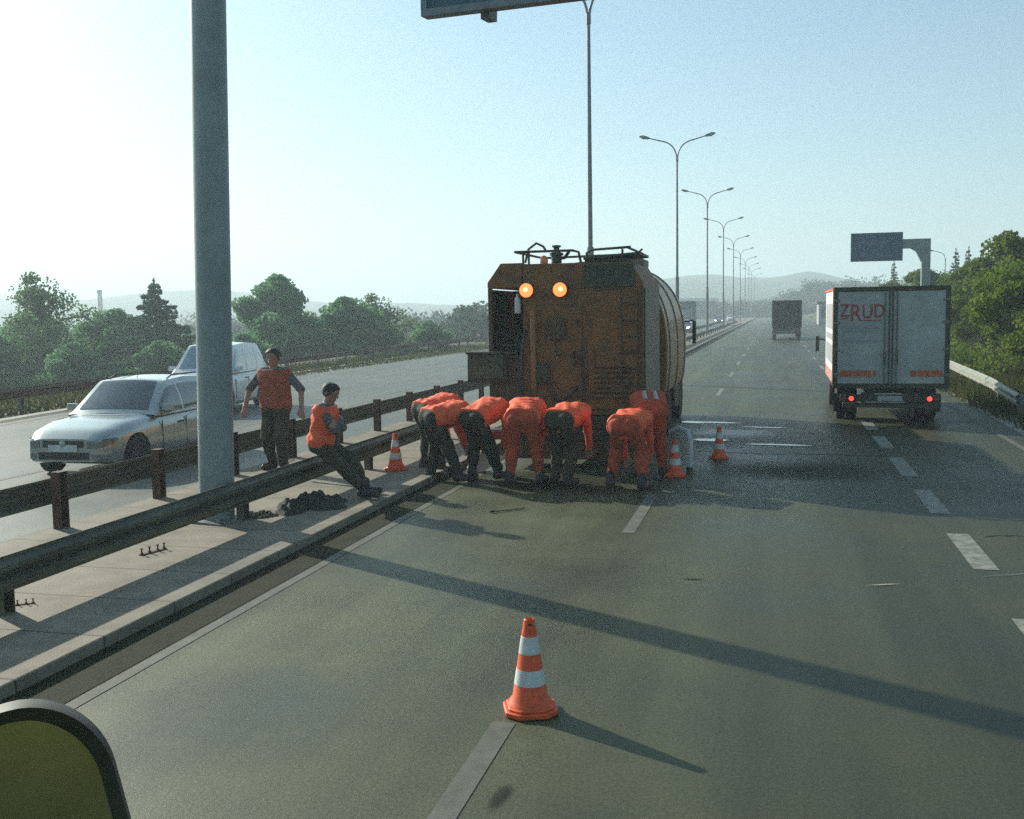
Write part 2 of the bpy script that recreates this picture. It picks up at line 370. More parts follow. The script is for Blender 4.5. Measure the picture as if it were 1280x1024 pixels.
def soft_patch(name, cx, cy, rx, ry, col, rough, z, rot=0, spec=.5, edge=.45, wob=.9, nscale=1.6, seed=0, dens=1.0):
    """a stain, streak or painted sheen lying on the road: irregular, ragged outline of its own, feathered edge"""
    m_ = bpy.data.materials.new(name); m_.use_nodes = True; n = m_.node_tree.nodes; l = m_.node_tree.links; p = n['Principled BSDF']
    p.inputs['Base Color'].default_value = (*col, 1); p.inputs['Roughness'].default_value = rough; p.inputs['Specular IOR Level'].default_value = spec
    tc = n.new('ShaderNodeTexCoord'); mp = n.new('ShaderNodeMapping'); mp.inputs['Location'].default_value = (seed*3.7, seed*1.9, 0); l.new(tc.outputs['Object'], mp.inputs[0])
    nz = n.new('ShaderNodeTexNoise'); nz.inputs['Scale'].default_value = nscale; nz.inputs['Detail'].default_value = 8; nz.inputs['Roughness'].default_value = .62; l.new(mp.outputs[0], nz.inputs['Vector'])
    ln = n.new('ShaderNodeVectorMath'); ln.operation = 'LENGTH'; l.new(tc.outputs['Object'], ln.inputs[0])
    ma = n.new('ShaderNodeMath'); ma.operation = 'MULTIPLY_ADD'; ma.inputs[1].default_value = wob; l.new(nz.outputs['Fac'], ma.inputs[0]); l.new(ln.outputs['Value'], ma.inputs[2])
    mr = n.new('ShaderNodeMapRange'); mr.interpolation_type = 'SMOOTHSTEP'; mr.inputs['From Min'].default_value = .62+wob*.5-edge; mr.inputs['From Max'].default_value = .62+wob*.5; mr.inputs['To Min'].default_value = dens; mr.inputs['To Max'].default_value = 0
    l.new(ma.outputs[0], mr.inputs[0]); l.new(mr.outputs[0], p.inputs['Alpha'])
    o = struct(MB().add([(-1.25, -1.25, 0), (1.25, -1.25, 0), (1.25, 1.25, 0), (-1.25, 1.25, 0)], [(0, 1, 2, 3)]).build(name, m_, smooth=0, fix=False))
    o.location = (cx, cy, z); o.scale = (rx, ry, 1); o.rotation_euler = (0, 0, rot); return o
WET = (.30, .33, .33); DARK = (.024, .028, .012); DAMP = (.034, .038, .026)
soft_patch('puddle', -1.5, 24.3, 1.3, .34, WET, .12, .0085, -.12, .8, .18, 1.2, 2.2, 1)
soft_patch('puddle', -1.2, 21.0, .65, .36, WET, .12, .0085, -.05, .8, .18, 1.2, 2.2, 2)
soft_patch('puddle', .1, 20.4, 1.0, .20, WET, .12, .0085, -.10, .8, .18, 1.2, 2.2, 5)
soft_patch('puddle', -.2, 23.4, .8, .14, WET, .12, .0085, -.15, .8, .18, 1.2, 2.2, 11)
soft_patch('damp_patch', -.9, 22.3, 2.2, 1.9, DAMP, .32, .0062, 0, .5, .5, .9, 1.6, 3, .8)
soft_patch('dark_patch', -3.5, 15.6, 3.2, 2.4, DARK, .85, .0058, 0, .12, .7, .9, 1.4, 4, .92)  # dirt and fresh tar where the crew works
soft_patch('dark_patch', .4, 17.2, 3.4, 2.6, DARK, .85, .0066, .2, .12, .8, .8, 1.2, 7, .62)  # soft darker area of road right of the machine
soft_patch('oil_stain', -1.42, 5.2, .09, .34, DARK, .6, .0070, -.12, .2, .5, .7, 1.6, 6, .75)
soft_patch('oil_stain', -.75, 10.0, .22, .07, DARK, .6, .0070, .1, .2, .5, .7, 1.6, 8, .8)
soft_patch('sheen_patch', -3.3, 6.0, 1.6, 2.2, (.120, .142, .118), .36, .0054, -.3, .5, .8, 1.0, 1.6, 9, .62)  # bluish road sheen painted as a paler colour
soft_patch('sheen_patch', -2.4, 9.2, 1.2, 1.8, (.112, .132, .108), .38, .0056, -.5, .5, .8, 1.0, 1.6, 14, .45)  # more painted sheen, farther up the left lane
soft_patch('pale_streak', 1.02, 10.12, .34, .045, (.42, .40, .30), .7, .0078, .36, .3, .5, .5, 1.5, 10, .8)  # thin pale streak running across the lanes
soft_patch('pale_streak', 2.6, 10.9, 1.5, .06, (.22, .22, .17), .7, .0074, .45, .3, .6, .6, 1.5, 12, .6)
# sealed cracks
mb = MB(); rgc = random.Random(21)
def crack(x0, y0, x1, y1, w=.018, n=26, j=.05):
    pts = []; off = 0
    for k in range(n+1):
        t_ = k/n; off = off*.8+rgc.uniform(-j, j); dx, dy = x1-x0, y1-y0; L_ = math.hypot(dx, dy)
        pts.append((x0+dx*t_-dy/L_*off, y0+dy*t_+dx/L_*off, dx/L_, dy/L_, w*rgc.uniform(.5, 1.3)))
    vs = []
    for x, y, tx, ty, ww in pts: vs += [(x-ty*ww, y+tx*ww, .0051), (x+ty*ww, y-tx*ww, .0051)]
    mb.add(vs, [(2*i, 2*i+1, 2*i+3, 2*i+2) for i in range(n)])
crack(-4.4, 19.5, 1.9, 19.0); crack(.3, 5.0, 1.9, 4.8, .006); crack(2.3, 12.5, 4.6, 13.2, .010)
struct(mb.build('sealed_cracks', M['fresh_tar'], smooth=0, fix=False))

# hills at the horizon
prof = [(-2600, 40), (-2012, 58), (-1618, 54), (-1268, 41), (-1175, 30), (-1049, 51), (-1017, 54), (-929, 48), (-882, 34), (-692, 21), (-626, 24), (-483, 14), (-345, 21), (-240, 42), (-148, 57), (-110, 60), (-47, 53), (8, 53), (38, 61), (62, 60), (98, 50), (134, 40), (215, 30), (383, 22), (594, 16), (1500, 14), (2600, 10)]
prof = [(-2600, 22)]+[(x*.5, 2.6+(z-2.6)*.5) for x, z in prof]+[(2600, 12)]
px_, pz_ = zip(*prof); hx = np.linspace(-2550, 2550, 500); hz = np.interp(hx, px_, pz_)
kern = np.ones(3)/3; hz = np.convolve(np.pad(hz, 1, 'edge'), kern, 'valid')+rng.normal(0, .35, 500)
mb = MB(); vs = []; prow = [(-420, -14), (-300, .18), (-150, .62), (-60, .9), (0, 1), (120, .8), (300, .2), (420, -14)]
for dy, k in prow:
    for x, z in zip(hx, hz): vs.append((x, 850+dy, (z*k if k >= 0 else -12)))
n_ = len(hx); mb.add(vs, [(j*n_+i, j*n_+i+1, (j+1)*n_+i+1, (j+1)*n_+i) for j in range(len(prow)-1) for i in range(n_-1)])
struct(mb.build('hills', M['hill'], smooth=80))

# ------------------------------------------------------------------ guard rails
def sweep(mb, path, prof):
    path = [Vector(p) for p in path]; k = len(path); n = len(prof); vs = []
    for i, p in enumerate(path):
        t = (path[min(i+1, k-1)]-path[max(i-1, 0)]); t.z = 0; t.normalize(); side = Vector((t.y, -t.x, 0))
        vs += [p+side*a+Vector((0, 0, b)) for a, b in prof]
    mb.add(vs, [(i*n+j, i*n+(j+1) % n, (i+1)*n+(j+1) % n, (i+1)*n+j) for i in range(k-1) for j in range(n)]+[tuple(range(n)), tuple(range(k*n-1, (k-1)*n-1, -1))])
_w = [(0, .0), (.0, .03), (.07, .07), (.07, .115), (.0, .15), (.0, .165), (.07, .20), (.07, .245), (.0, .285), (.0, .315)]
def wbeam(sgn): return [(a*sgn, b) for a, b in _w]+[(a*sgn-.006*sgn, b) for a, b in reversed(_w)]
def guard_rail(name, label, path, top, face, bm, pm, post_y, post_dx, post_size, base, post_top, group=None):
    t = thing(name, label, 'guard rail', path[0])
    o0 = Vector(path[0]); inv_ = lambda p: Vector(p)-o0
    mb = MB(); sweep(mb, [inv_((p[0], p[1], top-.315)) for p in path], wbeam(face)); mb.build('beam', bm, t, smooth=40)
    proto = None
    for y in post_y:
        for (p, q) in zip(path, path[1:]):
            if p[1] <= y <= q[1]:
                f = (y-p[1])/(q[1]-p[1]); x = p[0]+(q[0]-p[0])*f; break
        else: continue
        if proto is None:
            a, b = post_size; mb = MB(); h = post_top-base
            mb.prism([(-a/2, -b/2), (a/2, -b/2), (a/2, -b/2+.012), (-a/2+.012, -b/2+.012), (-a/2+.012, b/2-.012), (a/2, b/2-.012), (a/2, b/2), (-a/2, b/2)], 'z', 0, h)
            mb.bb(-a/2, a/2, -b/2, b/2, h, h+.008)
            proto = o = mb.build('post', pm, t, smooth=0)
        else:
            o = proto.copy(); COL.objects.link(o)
        o.location = inv_((x+post_dx, y, base))
    return t
guard_rail('guard_rail', 'dark weathered steel guard rail nearest the camera, where the worker sits', [(-6.30, -6, 0), (-6.30, 30, 0), (-6.30, 190, 0)], .62, 1, M['galv_dark'], M['galv_dark'],
           [3.25+4.15*k for k in range(-1, 36)], -.09, (.10, .14), .1, .56)
guard_rail('guard_rail', 'guard rail on brown posts right in front of the silver car', [(-8.46, -6, 0), (-8.46, 30, 0), (-8.46, 190, 0)], .70, -1, M['galv_dark'], M['rust'],
           [4.45+2.07*k for k in range(0, 48)], .14, (.12, .15), .1, .78)
guard_rail('guard_rail', 'rusty brown guard rail with pale top edge beyond the opposite road', [(-19.6, -4, 0), (-20.4, 10, 0), (-21.4, 27, 0), (-22.5, 40, 0), (-23.5, 65, 0), (-23.8, 78, 0), (-25.0, 88, 0), (-28.5, 99, 0)], .66, 1, M['rust'], M['galv'],
           [2+4*k for k in range(0, 24)], -.10, (.10, .14), -.05, .6)
guard_rail('guard_rail', 'pale galvanised guard rail on the grass at the right, beyond the box truck', [(5.35, 25.4, 0), (5.8, 31, 0), (6.2, 40, 0), (7.0, 70, 0), (9.0, 125, 0)], .63, -1, M['galv_light'], M['galv'],
           [25.8+4*k for k in range(0, 24)], .10, (.10, .14), -.05, .56)

# ------------------------------------------------------------------ signs, lamps
def arc_pts(p0, p1, p2, n=8):
    p0, p1, p2 = Vector(p0), Vector(p1), Vector(p2)
    return [(1-t)**2*p0+2*t*(1-t)*p1+t*t*p2 for t in [i/n for i in range(n+1)]]
t = thing('overhead_sign', 'thick grey pillar in the median carrying a large sign above the picture', 'road sign', (-6.72, 11.5, .1))
t.rotation_euler = (0, R(1.8), R(-12))
MB().tube([(0, 0, 0), (0, 0, 8.6)], [.215, .205], 28).build('pillar', M['pole'], t, smooth=50)
mb = MB(); mb.bb(-.36, .36, -.36, .36, 0, .03)
for a in (-1, 1):
    for b in (-1, 1): mb.lathe([(.03, .03), (.03, .08)], (a*.29, b*.29, 0), 8)
mb.build('base_plate', M['galv'], t, bevel=.004)
MB().tube([(0, -.12, 7.9), (8.3, -.12, 7.9)], .13, 14).build('arm', M['pole'], t)
MB().tube([(0, -.12, 6.5), (8.3, -.12, 6.5)], .09, 14).build('arm', M['pole'], t)
mb = MB().bb(3.20, 8.4, -.34, -.28, 5.67, 8.13); mb.build('sign_panel', M['sign_blue'], t, bevel=.01)
mb = MB()
for z in (5.68, 8.11): mb.bb(3.15, 8.44, -.36, -.22, z-.035, z+.035)
for x in (3.18, 8.42): mb.bb(x-.035, x+.035, -.358, -.222, 5.715, 8.075)
mb.build('sign_frame', M['sign_frame'], t)
for x in (3.82, 5.9, 7.9): MB().bb(x-.05, x+.05, -.22, -.05, 5.59, 8.05).build('bracket', M['galv'], t)

t = thing('direction_sign', 'blue direction sign hung from an inverted-L gantry post behind the box truck', 'road sign', (7.0, 53.5, .1))
mb = MB(); mb.bb(-.20, .20, -.15, .15, 0, 5.72); mb.build('post', M['pole'], t, bevel=.02)
mb = MB(); mb.prism([(-2.0, 5.28), (-.7, 5.28), (-.45, 5.12), (-.2, 4.6), (.2, 4.6), (.2, 5.72), (-2.0, 5.72)], 'y', -.145, .145); mb.build('arm', M['pole'], t, bevel=.02)
mb = MB(); mb.bb(-3.40, -1.10, -.25, -.19, 4.74, 6.02); mb.build('sign_panel', M['sign_blue'], t)
mb = MB(); mb.bb(-3.44, -1.06, -.188, -.12, 4.70, 4.78); mb.bb(-3.44, -1.06, -.188, -.12, 5.98, 6.06); mb.bb(-3.44, -3.36, -.19, -.12, 4.78, 5.98); mb.bb(-1.14, -1.06, -.19, -.12, 4.78, 5.98)
mb.build('sign_frame', M['sign_frame'], t)
mb = MB(); mb.mi(0)
for z, w in ((5.55, 1.2), (5.0, 1.5)): mb.bb(-3.1, -3.1+w, -.256, -.251, z-.07, z+.07)
mb.build('sign_lines', M['sign_faded'], t)

def street_lamp(label, loc, double=True):
    t = thing('street_lamp', label, 'street lamp', loc, 0, 'street lamps along the motorway')
    MB().lathe([(.20, 0), (.20, .04), (.13, .05), (.125, .9), (.12, 4.6)], n=14).build('pole_base', M['lamp_pole'], t)
    MB().tube([(0, 0, 4.55), (0, 0, 12.3)], [.085, .06], 12).build('pole', M['lamp_pole'], t)
    MB().lathe([(.085, 12.2), (.085, 12.55)], n=12).build('collar', M['lamp_pole'], t)
    for s in ((-1, 1) if double else (-1,)):
        MB().tube(arc_pts((.03*s, 0, 12.5), (.12*s, 0, 13.45), (1.05*s, 0, 13.62), 8)+[(1.9*s, 0, 13.85)], [.045]*9+[.035], 8).build('arm', M['lamp_pole'], t)
        mb = MB(); mb.tube([(1.8*s, 0, 13.83), (1.95*s, 0, 13.86), (2.3*s, 0, 13.95), (2.5*s, 0, 13.99)], [.05, .10, .12, .05], 10)
        h = mb.build('lamp_head', M['lamp_pole'], t)
        MB().lathe([(.09, -.03), (.07, -.07), (.01, -.085)], (2.2*s, 0, 13.86), 10).build('lamp_lens', M['headlamp'], h)
    return t
LAMPS = [(-6.65, 38.6, 'street lamp rising directly behind the orange repair machine, its arms cut by the top edge'),
         (-6.75, 75.5, 'double-arm street lamp just right of the orange repair machine'),
         (-6.75, 110, 'double-arm street lamp second to the right of the repair machine'),
         (-6.75, 145, 'double-arm street lamp third to the right of the repair machine'),
         (-6.75, 181, 'double-arm street lamp fourth to the right of the machine, small with distance'),
         (-6.75, 217, 'small double-arm street lamp fifth in the row right of the machine'),
         (-6.75, 254, 'small double-arm street lamp sixth in the row right of the machine'),
         (-6.75, 290, 'hazy distant double-arm street lamp seventh in the row right of the machine'),
         (-6.75, 325, 'hazy far street lamp second from the end of the median row'),
         (-6.75, 375, 'hazy farthest street lamp at the end of the median row')]
lp = None
for x, y, lab in LAMPS:
    if lp is None: lp = street_lamp(lab, (x, y, .1)); lp.rotation_euler = (0, 0, R(3)); lp.scale = (1.06,)*3
    else: again(lp, lab, (x, y, .1), R(3))
s1 = street_lamp('single-arm street lamp standing above the trees right of the sign gantry', (16.2, 110, -.3), False); s1.scale = (.6,)*3
again(s1, 'small single-arm street lamp above the roofline of the box truck', (11.4, 160, -1.2), 0, .6)

# ------------------------------------------------------------------ trees
def leaf_quads(C, size, flat=0.0):
    n = len(C); a = rng.normal(size=(n, 3)); a /= np.linalg.norm(a, axis=1)[:, None]
    b = rng.normal(size=(n, 3)); 
    if flat: b[:, 2] *= 1-flat; a[:, 2] *= 1-flat; a /= np.linalg.norm(a, axis=1)[:, None]
    b -= a*(a*b).sum(1)[:, None]; b /= np.linalg.norm(b, axis=1)[:, None]
    s = size*rng.uniform(.6, 1.35, n)[:, None]
    a = a*s; b = b*s*.62
    return np.stack([C-a, C-b*1.0, C+a, C+b], 1)
def rand_ball(n):
    v = rng.normal(size=(n, 3)); v /= np.linalg.norm(v, axis=1)[:, None]
    return v*(rng.random(n)**.45)[:, None]
def broadleaf(name, label, h, spread, leaves, size, material, airy=1.0, seed=1, low=.18, clump=.13, group=None):
    rg = random.Random(seed); t = thing(name, label, 'tree', (0, 0, 0), 0, group)
    mb = MB(); trunk = [(0, 0, -.3), (rg.uniform(-.1, .1), rg.uniform(-.1, .1), h*.3), (rg.uniform(-.25, .25), rg.uniform(-.25, .25), h*.6), (rg.uniform(-.3, .3), 0, h*.86)]
    mb.tube(trunk, [h*.032, h*.024, h*.015, h*.005], 8); ends = []
    for k in range(16):
        f = low+ (.92-low)*((k+.5)/16); p0 = Vector((0, 0, f*h*.86)); a = k*2.4+rg.uniform(-.5, .5)
        wid = spread*(math.sin(PI*min(1, (f*.95+.12)))**.8)*rg.uniform(.45, 1.15)
        p1 = p0+Vector((math.cos(a)*wid, math.sin(a)*wid, h*rg.uniform(.05, .17)))
        pm = (p0+p1)/2+Vector((0, 0, h*.04)); mb.tube([p0, pm, p1], [h*.011, h*.007, h*.003], 6)
        ends += [(p1, rg.uniform(.6, 1.1)), (p0.lerp(p1, .66)+Vector((rg.uniform(-.4, .4), rg.uniform(-.4, .4), rg.uniform(-.1, .5))), .95)]
        if airy < .9 or k % 2: ends.append((p0.lerp(p1, .35)+Vector((0, 0, .2)), .8))
    ends += [(Vector((rg.uniform(-.3, .3), rg.uniform(-.3, .3), h*.90)), .8), (Vector((rg.uniform(-.5, .5), rg.uniform(-.5, .5), h*.95)), .55), (Vector((0, 0, h*.8)), 1)]
    mb.build('trunk', M['bark'], t, smooth=50)
    per = leaves//len(ends); P = []
    for e, k in ends:
        r = clump*h*k*rg.uniform(.75, 1.25); c = rand_ball(per)*np.array([r*1.15, r*1.15, r*.8])
        P.append(c+np.array(e))
    quads_mesh('crown', leaf_quads(np.concatenate(P), size), material, t)
    return t
def conifer(name, label, h, base_r, n, size, seed=1, group=None):
    rg = random.Random(seed); t = thing(name, label, 'tree', (0, 0, 0), 0, group)
    mb = MB(); mb.tube([(0, 0, -.3), (0, 0, h*.5), (0, 0, h*.99)], [h*.022, h*.013, h*.003], 8); P = []
    levels = int(h*3.2)
    for k in range(levels):
        f = k/levels; z = h*(.06+.92*f); r = base_r*(1-f)**.85+.06
        for j in range(max(4, int(9*(1-f*.5)))):
            a = rg.uniform(0, 6.28); rr = r*rg.uniform(.72, 1.15); m_ = max(8, int(n*rr/(levels*8*base_r*.55)))
            s = rng.random(m_)**.7; wd = .13*rr+.07
            x = s*rr; y = rng.normal(0, 1, m_)*wd*(1.1-s); zz = z-s*rr*.30+ (s**3)*rr*.16+rng.normal(0, .05, m_)
            P.append(np.stack([x*math.cos(a)-y*math.sin(a), x*math.sin(a)+y*math.cos(a), zz], 1))
            if j % 3 == 0: mb.tube([(0, 0, z), (math.cos(a)*rr*.8, math.sin(a)*rr*.8, z-rr*.2)], [.02, .006], 5)
    P.append(np.stack([rng.normal(0, .03, 14), rng.normal(0, .03, 14), h*rng.uniform(.93, 1.0, 14)], 1))
    mb.build('trunk', M['bark'], t, smooth=50)
    quads_mesh('crown', leaf_quads(np.concatenate(P), size, .3), M['needle'], t)
    return t
GB = 'trees on the bank at the right'; GL = 'trees beyond the opposite road'
# prototypes, each standing where one of its kind stands
tA = broadleaf('broadleaf_tree', 'tall leafy tree at the right edge, its tip the highest on the bank', 4.25, 2.3, 17000, .085, M['leaf_c'], 1, 11, .03, .12, GB)
tA.location = (8.9, 43, .9)
tB = broadleaf('broadleaf_tree', 'dense bushy tree on the bank right beside the white box truck', 3.7, 2.3, 15000, .085, M['leaf_c'], 1, 12, .02, .14, GB)
tB.location = (9.0, 50, 1.0)
tC = conifer('conifer_tree', 'dark conifer left of the grey sign pillar, beyond the silver car', 9.7, 5.4, 42000, .16, 3, GL)
tC.location = (-37.6, 58, -4.6)
tD = broadleaf('broadleaf_tree', 'big round dark broadleaf tree right of the grey sign pillar', 9.9, 5.3, 26000, .16, M['leaf_b'], 1, 14, .03, .12, GL)
tD.location = (-33.2, 66, -4.4)
tE = broadleaf('airy_tree', 'airy pale tree with sky showing through its crown, at the left edge', 10.3, 4.0, 9000, .11, M['leaf_a'], .8, 15, .15, .11, GL)
tE.location = (-44.5, 56, -4.6)
bank = [(tB, 'leafy tree at the far right edge in front of the tallest one', 8.2, 33.5, .9, 1.0, 1), (tA, 'yellowish leafy tree low on the bank, second from the right edge', 10.6, 44, 1.0, .82, 2),
        (tB, 'bushy green tree on the bank behind the pale guard rail', 8.4, 39, .9, .86, 3), (tA, 'slim leafy tree behind the sign post, middle of the bank', 11.0, 62, 1.1, .88, 4),
        (tB, 'rounded tree at the left end of the bank beside the sign post', 9.6, 74, 1.0, 1.1, 5), (tA, 'loose leafy tree topping the bank right of the sign post', 12.4, 68, 1.1, .95, 6),
        (tB, 'low bushy tree just right of the truck above the guard rail end', 9.3, 57, 1.0, .92, 7), (tB, 'dense tree behind the others at the right frame edge', 13.0, 56, 1.2, 1.15, 8),
        (tA, 'shorter tree in the second row of the bank', 13.6, 76, 1.1, 1.05, 9), (tB, 'small rounded tree seen over the right corner of the truck roof', 9.0, 88, .9, 1.0, 10)]
for src, lab, x, y, z, s, k in bank: again(src, lab, (x, y, z), k*1.3, (s, s, s))
cB = conifer('conifer_tree', 'slim dark conifer on the skyline of the right bank, nearest the sign post', 8.0, 1.5, 6000, .11, 5, 'slim conifers on the skyline at the right')
cB.location = (17.3, 104, 0)
for (x, y, s, lab) in ((19.2, 108, .98, 'slim conifer on the right skyline, second from the sign post'), (15.6, 100, .96, 'short conifer on the right skyline just beside the sign post'), (21.0, 107, 1.02, 'slim conifer on the right skyline behind the leafy trees'), (12.5, 120, .95, 'conifer tip peeping over the truck roof left of the sign post')):
    again(cB, lab, (x, y, 0), x, s)
left = [(tD, 'broad dark tree filling the gap behind the silver car', -43.5, 62, -4.6, .80, 1), (tD, 'rounded tree between the airy tree and the dark conifer', -47.0, 66, -5, .74, 2),
        (tD, 'lower tree on the right shoulder of the big round tree', -28.9, 68, -4.4, .84, 3), (tE, 'second airy tree beside the one at the left edge', -46.6, 50, -4.7, .90, 4),
        (tD, 'dense tree under the airy crown at the left edge', -46, 53, -4.8, .70, 5), (tD, 'dark tree just left of the big round tree, behind the pillar', -36.5, 72, -4.8, .86, 6),
        (tD, 'dense tree behind the white van', -31.5, 58, -4.5, .62, 7), (tD, 'low spreading tree behind the rail left of the conifer', -38.5, 51, -4.6, .60, 8),
        (tD, 'small rounded tree at the right end of the left row', -25.8, 76, -3.6, .58, 9), (tD, 'low tree hugging the rail between conifer and pillar', -34, 53, -4.6, .60, 10),
        (tE, 'airy young tree on top of the right shoulder of the big tree', -28.0, 71, -4.4, .84, 11), (tD, 'wide tree far back on the left behind the airy ones', -56, 70, -5.2, .86, 12)]
for src, lab, x, y, z, s, k in left: again(src, lab, (x, y, z), k*1.7, (s*1.1, s*1.1, s))

def woods(name, spots, size, n, material):
    P = []
    for x, y, z0, h, w in spots:
        for q in range(5):
            c = np.array([x+rng.normal(0, w*.45), y+rng.normal(0, w*.4), z0+h*rng.uniform(.35, .85)]); r = np.array([w*.55, w*.55, h*.26])*rng.uniform(.7, 1.2)
            P.append(c+rand_ball(n//5)*r)
        P.append(np.stack([x+rng.normal(0, w*.5, n//4), y+rng.normal(0, w*.4, n//4), z0+h*rng.uniform(0, .5, n//4)], 1))
    return tag(quads_mesh(name, leaf_quads(np.concatenate(P), size), material), kind='stuff')
sp = []
for k in range(120):
    y = rng.uniform(150, 300); x = rng.uniform(-.60, -.26)*y; sp.append((x, y, -9.5, rng.uniform(10.5, 12.6), rng.uniform(4, 7)))
for k in range(60):
    x = rng.uniform(-120, -50); sp.append((x, 105+rng.uniform(0, 40), -8.5, rng.uniform(9, 11.5), rng.uniform(4, 6)))
tag(woods('distant_woods', sp, .42, 420, M['leaf_far']), 'bluish belt of distant woods in the valley left of the repair machine', 'woods')
sp = []
for k in range(150):
    y = rng.uniform(335, 372); s = rng.uniform(-.10, .12)
    hh = float(np.interp(s, [-.10, -.05, -.02, .005, .015, .03, .07, .12], [5.5, 5.5, 5.6, 6.6, 9.5, 11.5, 12.5, 12.5]))
    sp.append((s*y, y, -.3, hh*rng.uniform(.75, 1.02), rng.uniform(3, 5)))
for k in range(50):
    y = rng.uniform(130, 330); x = rng.uniform(10, 15)+rng.uniform(0, 25); sp.append((x, y, 0, rng.uniform(3.5, 5.5), rng.uniform(3, 5)))
for k in range(46):
    y = rng.uniform(110, 400); x = left_edge(y)-rng.uniform(3, 22); sp.append((x, y, -2, rng.uniform(4, 7), rng.uniform(2.5, 4)))
tag(woods('distant_woods', sp, .36, 420, M['leaf_far']), 'dark line of far trees closing the road at the horizon', 'woods')

# bank shrubs and grass
P = []
for k in range(60):
    x = 7.0+abs(rng.normal(0, 2.0)); y = rng.uniform(27, 90); c = np.array([x, y, ground_z(x, y)+.45]); P.append(c+rand_ball(260)*np.array([.9, .9, .75]))
tag(quads_mesh('undergrowth', leaf_quads(np.concatenate(P), .085), M['leaf_c']), 'low shrubs covering the foot of the right bank', 'shrubs', kind='stuff')
def grass(name, x0, x1, y0, y1, n, h, label, w=.012):
    x = rng.uniform(x0, x1, n); y = y0+(y1-y0)*rng.random(n)**1.5; z = np.array([ground_z(a, b) for a, b in zip(x, y)])
    a = rng.uniform(0, 6.28, n); hh = h*rng.uniform(.5, 1.3, n); lx = rng.normal(0, .35, n)*hh; ly = rng.normal(0, .35, n)*hh
    ww = w*(1+y/30)
    b0 = np.stack([x-np.cos(a)*ww, y-np.sin(a)*ww, z], 1); b1 = np.stack([x+np.cos(a)*ww, y+np.sin(a)*ww, z], 1)
    t1 = np.stack([x+lx+np.cos(a)*ww*.3, y+ly, z+hh], 1); t0 = np.stack([x+lx-np.cos(a)*ww*.3, y+ly, z+hh], 1)
    return tag(quads_mesh(name, np.stack([b0, b1, t1, t0], 1), M['grass_blade']), label, 'grass', kind='stuff')
grass('grass', 5.0, 12, 14, 80, 34000, .36, 'rough grass on the right verge and bank')
grass('grass', -24.5, -20.2, 12, 80, 9000, .22, 'dry grass on the far verge of the opposite road', .02)

# ------------------------------------------------------------------ vehicles
def wheel(parent, c, r, w, side, name='wheel', n=28):
    """axle along x; side = which way the outer face looks"""
    o = bpy.data.objects.new(name, None); COL.objects.link(o); o.parent = parent; o.location = c
    h = w/2
    MB().lathe([(r*.62, -h*.9), (r*.9, -h), (r, -h*.75), (r, h*.75), (r*.9, h), (r*.62, h*.9)], n=n, axis='x').build('tyre', M['rubber'], o, smooth=30)
    s = side; mb = MB()
    mb.lathe([(r*.64, -h*.8*s), (r*.64, h*.86*s), (r*.56, h*.80*s), (r*.50, h*.35*s), (r*.2, h*.45*s), (r*.16, h*.7*s), (.002, h*.72*s)], n=n, axis='x')
    for k in range(5):
        a = k*2*PI/5; mb.box((h*.55*s, math.cos(a)*r*.35, math.sin(a)*r*.35), (h*.25, r*.13, r*.46), Matrix.Rotation(a-PI/2, 3, 'X'))
    mb.build('rim', M['rim'], o, smooth=30)
    return o
def bool_cut(o, cutters):
    """cut the wheel wells now and drop the cutters again, so none stays in the scene"""
    for c in cutters:
        md = o.modifiers.new('cut', 'BOOLEAN'); md.operation = 'DIFFERENCE'; md.object = c; md.solver = 'EXACT'
    dg = bpy.context.evaluated_depsgraph_get(); dg.update()
    me = bpy.data.meshes.new_from_object(o.evaluated_get(dg)); o.modifiers.clear(); o.data = me
    me.polygons.foreach_set('use_smooth', [True]*len(me.polygons)); me.set_sharp_from_angle(angle=R(38))
    for c in cutters: bpy.data.objects.remove(c)

def interp(xs, ys):
    xs = list(xs); ys = list(ys)
    def f(x): return float(np.interp(x, xs, ys))
    return f
def smooth_curve(xs, ys, win=.22):
    g = np.linspace(min(xs), max(xs), 400); v = np.interp(g, xs, ys); k = max(1, int(win/((max(xs)-min(xs))/400)))
    ker = np.hanning(k*2+1); ker /= ker.sum(); v = np.convolve(np.pad(v, k, 'edge'), ker, 'valid')
    return lambda x: float(np.interp(x, g, v))

